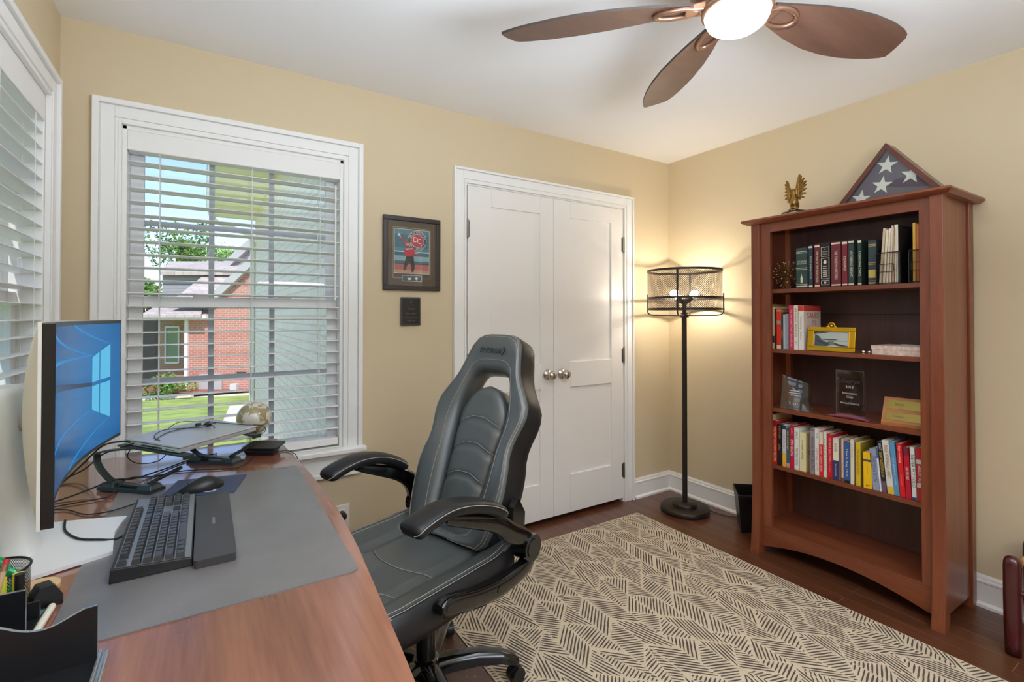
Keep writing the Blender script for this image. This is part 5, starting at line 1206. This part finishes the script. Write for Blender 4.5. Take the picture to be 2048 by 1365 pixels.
b.grid(rows,0,True,False,True,Ma); b.poly([Vector(p) for p in rows[0]][::-1],0,Ma); b.poly([Vector(p) for p in rows[-1]],0,Ma); b.build('curved_base', mat('purple_crystal', (128,60,78), .08, .1, coat=.8), t)
M_oak = mat('light_wood_block', (176,112,60), .4, var=.15, vscale=12, stretch=(1,.1,1)); M_plq = mat('brass_plate', (170,150,80), .25, .85)
t = thing('wooden_plaque', 'wedge shaped wooden desk plaque with two brass plates on the awards shelf', 'plaque', (2.68,.91,S3))
Mq = Matrix.Translation((2.64,.835,S3)) @ Matrix.Rotation(math.radians(9),4,'Z')
b = MB(); b.prism([(0,0),(.085,0),(.085,.118),(.070,.122),(0,.016)], .165, 0, Mq @ Matrix.Translation((0,.165,0)) @ Matrix.Rotation(PI/2,4,'X')); b.build('wood_block', M_oak, t, bevel=.002)
sl = Vector((.070,0,.106)).normalized(); nr = Vector((-sl.z,0,sl.x))
for a0, a1 in ((.012,.050),(.068,.112)):
    b = MB(); Mr_ = Mq @ frame(Vector((0,.165,.016))+nr*.0008, (0,-1,0), sl); b.box((.012,a0,-.0005),(.153,a1,.0008),0,Mr_)
    b.text('SAIC' if a0 > .05 else 'President', .016 if a0 > .05 else .010, Mr_ @ Matrix.Translation((.06,(a0+a1)/2,.001)),1)
    b.build('brass_plate', [M_plq, M_etchd], t)
# flag case on top
M_fcase = wood('flag_case_wood', (70,36,28), (92,48,38), (110,60,46), 'y', 1., .35, .25, .2); M_flag = mat('navy_cloth', (104,90,100), .8, bump=.2, bscale=300); M_star = mat('star_white', (238,232,220), .75)
ZT = 1.8206
t = thing('flag_display_case', 'triangular wooden display case holding a folded starry flag on the bookcase', 'display case', (2.70,.985,ZT))
Mc = frame((2.648,.982,ZT+.0005), (0,-1,0), (0,0,1))   # z axis of this frame points to the room (-x)
hw_, ht_ = .216, .268
def tri(s_, y0=0): return [(-hw_*s_, y0), (hw_*s_, y0), (0, y0+ht_*s_)]
b = MB(); th = .021
ln = math.hypot(hw_, ht_)
for sgn in (-1,1):
    d_ = Vector((sgn*hw_, -ht_, 0))/ln; nn_ = Vector((-ht_, -sgn*hw_, 0)) if sgn > 0 else Vector((ht_, -hw_, 0)); nn_ = nn_/ln; nn_.y = -abs(nn_.y)
    A = Vector((0, ht_, 0)); E_ = Vector((sgn*hw_, 0, 0)); ov = .006
    P = [A-Vector((0,0,0)), E_, E_+Vector((-sgn*th*1.35,0,0)), A+Vector((0,-th*1.35,0))]
    b.prism([(p.x,p.y) for p in (P if sgn < 0 else P[::-1])], .012, 0, Mc @ Matrix.Translation((0,0,-.006)))
    P = [A, E_, E_+Vector((-sgn*.012,0,0)), A+Vector((0,-.012,0))]
    b.prism([(p.x,p.y) for p in (P if sgn < 0 else P[::-1])], .095, 0, Mc @ Matrix.Translation((0,0,-.095)))
b.box((-hw_,0,-.095),(hw_,.012,.006),0,Mc); b.build('case_frame', M_fcase, t, bevel=.0015)
b = MB(); b.prism([(-hw_+.02,.010),(hw_-.02,.010),(0,ht_-.024)], .030, 0, Mc @ Matrix.Translation((0,0,-.05)))
def star(cx, cy, R_, rot): 
    pts = []
    for k in range(10):
        a = rot+PI/2+PI*k/5; q = R_ if k % 2 == 0 else R_*.39; pts.append((cx+q*math.cos(a), cy+q*math.sin(a), 0))
    return pts
for cx, cy in ((-.005,.170),(.088,.105),(-.025,.082),(-.112,.036)):
    b.poly(star(cx, cy, .044, -.18), 1, Mc @ Matrix.Translation((0,0,-.0195)))
b.build('folded_flag', [M_flag, M_star], t)
b = MB(); b.prism([(-hw_+.018,.010),(hw_-.018,.010),(0,ht_-.022)], .002, 0, Mc @ Matrix.Translation((0,0,-.006))); b.build('glass_front', M_glass, t)
b = MB(); b.prism([(-hw_+.012,.008),(hw_-.012,.008),(0,ht_-.014)], .004, 0, Mc @ Matrix.Translation((0,0,-.094))); b.build('case_back', M_fcase, t)
# eagle
t = thing('eagle_statuette', 'bronze eagle statuette with raised wings on the bookcase top', 'statuette', (2.66,1.405,ZT))
Mg2 = frame((2.66,1.405,ZT), (0,-1,0), (0,0,1)) @ Matrix.Rotation(math.radians(-12),4,'Y')
b = MB(); b.box((-.050,0,-.034),(.050,.026,.034),0,Mg2); b.box((-.046,.026,-.030),(.046,.032,.030),0,Mg2); b.box((-.044,.004,.0342),(.044,.023,.0352),1,Mg2); b.build('plinth', [M_bdark, M_edge], t, bevel=.001)
b = MB(); rr = random.Random(3)
for k in range(9): b.sphere((rr.uniform(-.016,.016),.042+rr.uniform(-.006,.008),rr.uniform(-.012,.012)), rr.uniform(.010,.016), 8, 0, (1.2,.8,1), Mg2)
b.build('rock_base', M_brass, t)
b = MB(); ctr = bez([(0,.058,0),(.002,.078,.002),(.003,.105,.001),(.001,.125,.002),(-.001,.140,.003),(-.004,.152,.005)],4); rad = [.010,.014,.018,.020,.021,.020,.019,.017,.015,.014,.013,.012,.012,.0125,.0125,.012,.011,.010,.009,.007,.004]
b.tube([Mg2 @ p for p in ctr], rad[:len(ctr)], 14); b.cyl(Mg2 @ Vector((-.010,.149,.006)), Mg2 @ Vector((-.021,.146,.008)), .0042, .0008, 8)
for s_ in (-1,1): b.tube([Mg2 @ Vector(p) for p in ((.009*s_,.085,.004),(.012*s_,.070,.006),(.011*s_,.052,.006))], [.009,.007,.004], 10)
b.tube([Mg2 @ Vector(p) for p in ((0,.09,-.012),(.002,.07,-.022),(.002,.055,-.030))], [.010,.010,.004], 10)
b.build('eagle_body', M_brass, t)
for s_ in (-1,1):
    b = MB(); root_ = Vector((.012*s_,.122,-.002))
    tips_ = [(.031,.222),(.043,.213),(.055,.198),(.065,.180),(.070,.160),(.069,.139),(.063,.117),(.052,.097),(.036,.090)] if s_ > 0 else [(-.048,.206),(-.054,.190),(-.059,.170),(-.061,.150),(-.060,.128),(-.055,.107),(-.046,.090),(-.033,.079)]
    lead = Vector((tips_[0][0], tips_[0][1], 0)); nt_ = len(tips_)
    for k, (tx, ty) in enumerate(tips_):
        a = k/(nt_-1); base = root_.lerp(lead, .62*(1-a)**1.3)+Vector((0,-.016*a,0)); tip = Vector((tx, ty, -.006+.004*math.sin(k*1.7)))
        mid_ = base.lerp(tip,.6); wd = .0062; dv = (tip-base).normalized(); sd_ = Vector((-dv.y,dv.x,0))
        vs = [base-sd_*wd, mid_-sd_*wd*1.15, tip-sd_*.0025, tip+sd_*.0025, mid_+sd_*wd*1.15, base+sd_*wd]; zf = .003+.0012*(k%2)
        b.add([Mg2 @ (v+Vector((0,0,zf))) for v in vs]+[Mg2 @ (v-Vector((0,0,zf))) for v in vs],[(0,1,2,3,4,5),(11,10,9,8,7,6)]+[(i,6+i,6+(i+1)%6,(i+1)%6) for i in range(6)])
    b.tube([Mg2 @ root_, Mg2 @ root_.lerp(lead,.5), Mg2 @ lead], [.008,.0065,.002], 8)
    for k in range(7):
        a = k/6; c = root_.lerp(lead, .5*(1-a))+Vector((s_*(.004+.012*a), -.014*a, .003)); b.sphere(c, .010-.002*abs(a-.5), 10, 0, (.8,1.3,.5), Mg2)
    b.build('wing', M_brass, t)
# ================================================================== RUG, MAT, BASKET, STOOL, WALL PICTURES
M_rug = mat('rug_cream', (212,194,166), .95, bump=.8, bscale=500, var=.06, vscale=60); M_rugd = mat('rug_charcoal', (88,77,68), .95, bump=.8, bscale=500, var=.3, vscale=40)
RX0, RX1, RY0, RY1 = .872, 2.402, -.20, 2.285; RZ = .005
b = MB(); b.box((RX0,RY0,0),(RX1,RY1,RZ)); rr = random.Random(11)
def clip_poly(P, Q):
    """clip segment P-Q to the rug"""
    t0, t1 = 0., 1.; d = (Q[0]-P[0], Q[1]-P[1])
    for a, dd, lo, hi in ((P[0],d[0],RX0+.004,RX1-.004),(P[1],d[1],RY0+.004,RY1-.004)):
        if abs(dd) < 1e-9:
            if a < lo or a > hi: return None
            continue
        u0, u1 = (lo-a)/dd, (hi-a)/dd
        if u0 > u1: u0, u1 = u1, u0
        t0, t1 = max(t0,u0), min(t1,u1)
    if t0 >= t1: return None
    return (P[0]+d[0]*t0,P[1]+d[1]*t0), (P[0]+d[0]*t1,P[1]+d[1]*t1)
def hatch(tri, ang, pitch, w):
    c, s_ = math.cos(ang), math.sin(ang); T_ = [(x*c+y*s_, -x*s_+y*c) for x, y in tri]
    cx = sum(p[0] for p in T_)/len(T_); cy = sum(p[1] for p in T_)/len(T_)
    S = [(cx+(p[0]-cx)*.93, cy+(p[1]-cy)*.93) for p in T_]
    lo, hi = min(p[1] for p in S), max(p[1] for p in S); n_ = max(1, int((hi-lo)/pitch)); v = lo+pitch*.5
    while v < hi:
        xs = []
        for (x0,y0),(x1,y1) in zip(S, S[1:]+S[:1]):
            if (y0-v)*(y1-v) < 0: xs.append(x0+(x1-x0)*(v-y0)/(y1-y0))
        if len(xs) >= 2:
            a, e = min(xs), max(xs)
            if e-a > .010:
                P = (a*c-v*s_, a*s_+v*c); Q = (e*c-v*s_, e*s_+v*c); cl = clip_poly(P, Q)
                if cl:
                    (ax,ay),(ex,ey) = cl; L_ = math.hypot(ex-ax,ey-ay)
                    if L_ > .008:
                        n2 = max(2, int(L_/.02)); dx, dy = (ex-ax)/L_, (ey-ay)/L_; rows = []
                        for i in range(n2+1):
                            f = i/n2; ww = w*rr.uniform(.75,1.15)*(.55 if i in (0,n2) else 1); o_ = rr.uniform(-.0008,.0008)
                            x, y = ax+(ex-ax)*f-dy*o_, ay+(ey-ay)*f+dx*o_
                            rows.append([(x+dy*ww/2,y-dx*ww/2,RZ+.0009),(x-dy*ww/2,y+dx*ww/2,RZ+.0009)])
                        b.grid(rows, 1, False, False, False)
        v += pitch*rr.uniform(.92,1.08)
SW, SH = .0955, .186
nx = int((RX1-RX0)/SW)+3; ny = int((RY1-RY0)/SH)+4
for i in range(-1, nx):
    x0 = 1.085-SW*3+SW*i; x1 = x0+SW
    if x1 < RX0 or x0 > RX1: continue
    for j in range(-2, ny):
        # neighbouring columns slant against each other; blocks of four rows shift by half a step
        ph = .093*((j // 4) % 2)*0
        y = RY0-.30+SH*j+(.093 if (i // 2) % 2 else 0)
        sl = .093 if i % 2 == 0 else -.093; base = 0 if i % 2 == 0 else .093
        A, B2, C2, D = (x0,y+base),(x1,y+base+sl),(x1,y+base+sl+SH),(x0,y+base+SH)
        k = rr.random(); diag = math.atan2(sl, SW); opt = [diag, -diag, diag*.35, -diag*.5, 1.30, -1.25, diag]
        p_, w_ = .0136, .0064; a1 = rr.choice(opt); a2 = rr.choice([o for o in opt if abs(o-a1) > .5])
        if k < .40: hatch([A,B2,C2,D], a1, p_, w_)
        elif k < .70: hatch([A,B2,C2], a1, p_, w_); hatch([A,C2,D], a2, p_, w_)
        else: hatch([A,B2,D], a1, p_, w_); hatch([B2,C2,D], a2, p_, w_)
tag(b.build('area_rug', [M_rug, M_rugd]), 'cream area rug with dark hatched triangle pattern', 'rug')

# clear brown chair mat with grip studs
m, nt, bs = nmat('chair_mat_plastic'); tc = nt.nodes.new('ShaderNodeTexCoord'); mp = nt.nodes.new('ShaderNodeMapping'); mp.inputs['Scale'].default_value = (34,34,0); mp.inputs['Rotation'].default_value = (0,0,.5)
vo = nt.nodes.new('ShaderNodeTexVoronoi'); vo.inputs['Scale'].default_value = 1; vo.inputs['Randomness'].default_value = .12
rp = nt.nodes.new('ShaderNodeValToRGB'); rp.color_ramp.elements[0].position = .10; rp.color_ramp.elements[0].color = (*lin((150,120,106)),1); rp.color_ramp.elements[1].position = .15; rp.color_ramp.elements[1].color = (*lin((98,70,58)),1)
nt.links.new(tc.outputs['Object'], mp.inputs['Vector']); nt.links.new(mp.outputs['Vector'], vo.inputs['Vector']); nt.links.new(vo.outputs['Distance'], rp.inputs['Fac']); nt.links.new(rp.outputs['Color'], bs.inputs['Base Color']); bs.inputs['Roughness'].default_value = .3
b = MB(); b.prism(round_rect(-.05,.70,.868,2.05,.02), .0028)
tag(b.build('chair_mat', m, bevel=.001), 'studded brown plastic chair mat under the office chair', 'chair mat')

# waste basket
M_wb = mat('waste_basket_black', (22,21,21), .35, bump=.2, bscale=300)
t = thing('waste_basket', 'black tapered waste basket between floor lamp and bookcase', 'waste basket', (2.79,1.77,0))
A, B2, D = Vector((2.668,1.742,0)), Vector((2.832,1.886,0)), Vector((2.772,1.650,0)); C2 = B2+D-A; ct = (A+C2)/2; H_ = .234
def lvl(k, z, inset=0): return [ct+(p-ct)*(k-inset)+Vector((0,0,z)) for p in (A,D,C2,B2)]
b = MB(); rows = [lvl(.66,0),lvl(.69,.01),lvl(.95,H_-.03),lvl(1.0,H_-.028),lvl(1.0,H_-.004),lvl(.985,H_),lvl(.95,H_),lvl(.93,H_-.01),lvl(.64,.012)]
b.grid(rows, 0, True, False, False); b.poly(rows[0][::-1]); b.poly(rows[-1]); b.build('basket_body', M_wb, t, bevel=.003)

# low stool at the right edge
M_mar = wood('maroon_turned_wood', (58,14,18), (76,20,24), (92,28,30), 'z', 1., .25, .5, .1); M_lt = wood('pale_seat_wood', (180,124,70), (202,146,88), (216,164,106), 'x', 1., .4, .2, .2)
t = thing('wooden_stool', 'low stool with dark maroon round posts and a pale wooden seat', 'stool', (2.75,.45,0))
for x, y in ((2.622,.575),(2.622,.20),(2.885,.575),(2.885,.20)):
    b = MB(); b.lathe([(0,0),(.0235,0),(.0245,.05),(.026,.12),(.0268,.22),(.0265,.33),(.0255,.350),(.021,.364),(.012,.372),(0,.374)], 24, Matrix.Translation((x,y,0))); b.build('post', M_mar, t)
for p, q in (((2.622,.575,.165),(2.885,.575,.165)),((2.622,.20,.165),(2.885,.20,.165)),((2.622,.575,.24),(2.622,.20,.24)),((2.885,.575,.24),(2.885,.20,.24))):
    b = MB(); b.cyl(p, q, .0105, n=14); b.build('stretcher', M_mar, t)
b = MB(); b.box((2.652,.17,.335),(2.90,.560,.365)); b.build('seat', M_lt, t, bevel=.008)

# framed picture and plaque between window and closet
M_fr = mat('dark_frame', (46,34,30), .35); M_mt = mat('brown_mat_board', (98,78,66), .8); M_fil = mat('cream_fillet', (206,186,160), .6)
YW = YB
t = thing('framed_photo', 'framed baseball photo in a dark frame beside the closet doors', 'picture', (.926,YW-.02,1.62))
Mp = Matrix.Translation((.926,YW-.001,1.622)) @ Matrix.Rotation(PI/2,4,'X')    # x right, y up, z to the room
fw_, fh_ = .158, .194
b = MB()
for q in ((-fw_,-fh_,fw_,-fh_+.024),(-fw_,fh_-.024,fw_,fh_),(-fw_,-fh_+.024,-fw_+.024,fh_-.024),(fw_-.024,-fh_+.024,fw_,fh_-.024)): b.box((q[0],q[1],0),(q[2],q[3],.020),0,Mp)
b.build('frame_border', M_fr, t, bevel=.003)
b = MB(); b.box((-fw_+.02,-fh_+.02,.002),(fw_-.02,fh_-.02,.006),0,Mp)
for q in ((-.104,-.130,.104,-.1285),(-.104,.136,.104,.1375),(-.104,-.130,-.1025,.1375),(.1025,-.130,.104,.1375)): b.box((q[0],q[1],.006),(q[2],q[3],.0066),1,Mp)
b.build('mat_board', [M_mt, M_fil], t)
cols = [('sky_teal',(86,128,146)),('stand_blue',(54,104,128)),('band_pale',(150,178,186)),('field_red',(196,96,96)),('dirt',(206,146,120)),('logo_red',(206,44,62)),('logo_navy',(60,54,86)),('logo_white',(240,232,228)),('shirt_red',(206,50,72)),('trouser_black',(36,34,40)),('skin',(206,160,136)),('plate_navy',(72,78,92))]
ml = [mat('print_'+n_, c_, .5) for n_, c_ in cols]; IX = {n_: k for k, (n_, c_) in enumerate(cols)}
b = MB(); b.box((-.098,-.105,.006),(.098,.130,.0068),7,Mp)
def R2(x0,y0,x1,y1,n_,z): b.box((x0,y0,.0068),(x1,y1,z),IX[n_],Mp)
def PL(pts,n_,z): b.poly([(x,y,z) for x,y in pts],IX[n_],Mp)
R2(-.0955,.0,.0955,.1275,'sky_teal',.0070); R2(-.0955,.03,.0955,.10,'stand_blue',.0071); R2(-.0955,.008,.0955,.013,'logo_white',.0072); R2(-.0955,-.055,.0955,.008,'stand_blue',.0071); R2(-.0955,-.038,.0955,-.012,'band_pale',.0072); R2(-.0955,-.085,.0955,-.052,'field_red',.0071); R2(-.0955,-.1025,.0955,-.085,'dirt',.0071)
def disc(cx,cy,r_,n_,z): PL([(cx+r_*math.cos(2*PI*k/40), cy+r_*math.sin(2*PI*k/40)) for k in range(40)],n_,z)
lc = (.028,.072)
disc(*lc,.0535,'logo_white',.0074); disc(*lc,.0515,'logo_navy',.0075); disc(*lc,.0360,'logo_white',.0076); disc(*lc,.0340,'logo_red',.0077)
for s_, a0, a1, fl in (('WASHINGTON',158,22,1),('NATIONALS',205,335,-1)):
    for k, ch in enumerate(s_):
        a = math.radians(a0+(a1-a0)*k/(len(s_)-1)); Mx = Mp @ Matrix.Translation((lc[0]+.0435*math.cos(a), lc[1]+.0435*math.sin(a), .0079)) @ Matrix.Rotation(a-PI/2 if fl > 0 else a+PI/2,4,'Z'); b.text(ch,.0165,Mx,IX['logo_white'])
b.text('D',.040,Mp @ Matrix.Translation((lc[0]-.009,lc[1]+.004,.0079)),IX['logo_white']); b.text('C',.040,Mp @ Matrix.Translation((lc[0]+.011,lc[1]-.004,.0081)),IX['logo_white'])
PL([(-.046,.012),(-.040,-.010),(-.030,-.016),(.008,-.016),(.016,.002),(.012,.026),(-.004,.036),(-.020,.040),(-.034,.034)],'shirt_red',.0084)
PL([(-.020,.034),(-.030,.042),(-.052,.064),(-.066,.082),(-.060,.086),(-.046,.070),(-.014,.046)],'shirt_red',.0083); PL([(-.066,.080),(-.074,.096),(-.068,.100),(-.060,.086)],'skin',.0084); disc(-.072,.098,.007,'logo_white',.0085)
disc(-.026,.052,.011,'skin',.0086); PL([(-.038,.054),(-.034,.064),(-.020,.064),(-.014,.056)],'shirt_red',.0087)
PL([(.012,.004),(.026,.0),(.034,.004),(.028,.012),(.014,.014)],'skin',.0085)
PL([(-.032,-.014),(.008,-.014),(.010,-.040),(.014,-.068),(.008,-.096),(-.004,-.096),(-.006,-.064),(-.014,-.040),(-.024,-.056),(-.034,-.076),(-.036,-.088),(-.046,-.088),(-.046,-.066),(-.040,-.040)],'trouser_black',.0084)
PL([(-.036,.020),(.006,.026),(.006,.030),(-.036,.026)],'logo_white',.0087)
b.box((-.055,-.146,.0066),(.055,-.114,.0072),7,Mp); b.box((-.053,-.144,.0066),(.053,-.116,.0074),IX['plate_navy'],Mp); PL([(.014,-.130),(.024,-.120),(.034,-.130),(.024,-.140)],'logo_white',.0078); PL([(-.026,-.127),(-.004,-.127),(-.006,-.137),(-.015,-.139),(-.024,-.137)],'logo_white',.0078)
b.build('photo_print', ml, t)
b = MB(); b.box((-fw_+.022,-fh_+.022,.0125),(fw_-.022,fh_-.022,.0135),0,Mp); b.build('glass', M_glass, t)
t = thing('wall_plaque', 'small black engraved plaque below the framed baseball photo', 'plaque', (.918,YW-.01,1.317))
Mp = Matrix.Translation((.918,YW-.0005,1.3175)) @ Matrix.Rotation(PI/2,4,'X')
b = MB(); b.box((-.054,-.0745,0),(.054,.0745,.016),0,Mp); b.build('board', mat('plaque_board', (66,58,54), .35), t, bevel=.004)
b = MB(); b.box((-.046,-.066,.0155),(.048,.066,.0172),0,Mp)
for s_, y, z_ in (('*',.030,.044),('AWARD',.011,.012),('Best Coach',.012,-.012),('Presented with thanks',.008,-.032),('Season Two',.009,-.050)):
    b.text(s_, y, Mp @ Matrix.Translation((0,z_,.0175)), 1)
b.build('engraved_plate', [mat('plaque_black', (24,23,24), .25), mat('engraving', (110,100,90), .4, .4)], t)

# ================================================================== LIGHT AND CAMERA
def light(name, kind, loc, power, col=(1,1,1), rot=None, **k):
    l = bpy.data.lights.new(name, kind); l.energy = power; l.color = col
    for a, v in k.items(): setattr(l, a, v)
    o = bpy.data.objects.new(name, l); COL.objects.link(o); o.location = loc
    if rot: o.rotation_euler = rot
    return o
sun = light('sun', 'SUN', (0,0,10), SUN_P, (1,.96,.9), None, angle=.01)
sun.rotation_euler = Vector((.16,.60,-.79)).to_track_quat('-Z','Y').to_euler()
light('hall_fill_light', 'AREA', (1.2,-1.9,2.40), HALL_FILL_P, (.80,.93,1.12), (0,0,0), shape='RECTANGLE', size=2.2, size_y=1.6)  # added fill light behind the camera, not a known fixture
light('ceiling_fill_light', 'AREA', (.75,.05,1.60), CEIL_FILL_P, (.82,.94,1.1), (PI-.12,0,0), shape='DISK', size=.7)  # added unseen area light, aimed up to brighten the ceiling
w = bpy.data.worlds.new('sky'); scene.world = w; w.use_nodes = True; nt = w.node_tree; bg = nt.nodes['Background']
sk = nt.nodes.new('ShaderNodeTexSky'); sk.sky_type = 'NISHITA'; sk.sun_disc = False; sk.sun_elevation = math.radians(52); sk.sun_rotation = math.radians(150); sk.altitude = 200; sk.air_density = 1.; sk.dust_density = .6; sk.ozone_density = 1.
mxs = nt.nodes.new('ShaderNodeMix'); mxs.data_type = 'RGBA'; mxs.blend_type = 'MULTIPLY'; mxs.inputs['Factor'].default_value = 1; mxs.inputs[7].default_value = (.94,.92,1.14,1)
nt.links.new(sk.outputs['Color'], mxs.inputs[6]); nt.links.new(mxs.outputs[2], bg.inputs['Color']); bg.inputs['Strength'].default_value = SKY_S
cam = bpy.data.cameras.new('camera'); co = bpy.data.objects.new('camera', cam); COL.objects.link(co); scene.camera = co
cam.sensor_fit = 'HORIZONTAL'; cam.sensor_width = 36; cam.lens = 976.47*36/2048; cam.shift_y = -(682.5-621.37)/2048; cam.clip_start = .02; cam.clip_end = 300
co.location = (0,0,1.294); co.rotation_euler = (PI/2+.0109, 0, -.5601)
scene.view_settings.view_transform = 'Standard'; scene.view_settings.look = 'None'; scene.view_settings.gamma = 1; scene.view_settings.use_curve_mapping = False
scene.view_settings.exposure = EXPO
scene.cycles.use_denoising = True
scene.cycles.max_bounces = 10; scene.cycles.diffuse_bounces = 6; scene.cycles.glossy_bounces = 4; scene.cycles.transparent_max_bounces = 24; scene.cycles.sample_clamp_indirect = 8
scene.cycles.caustics_reflective = False; scene.cycles.caustics_refractive = False
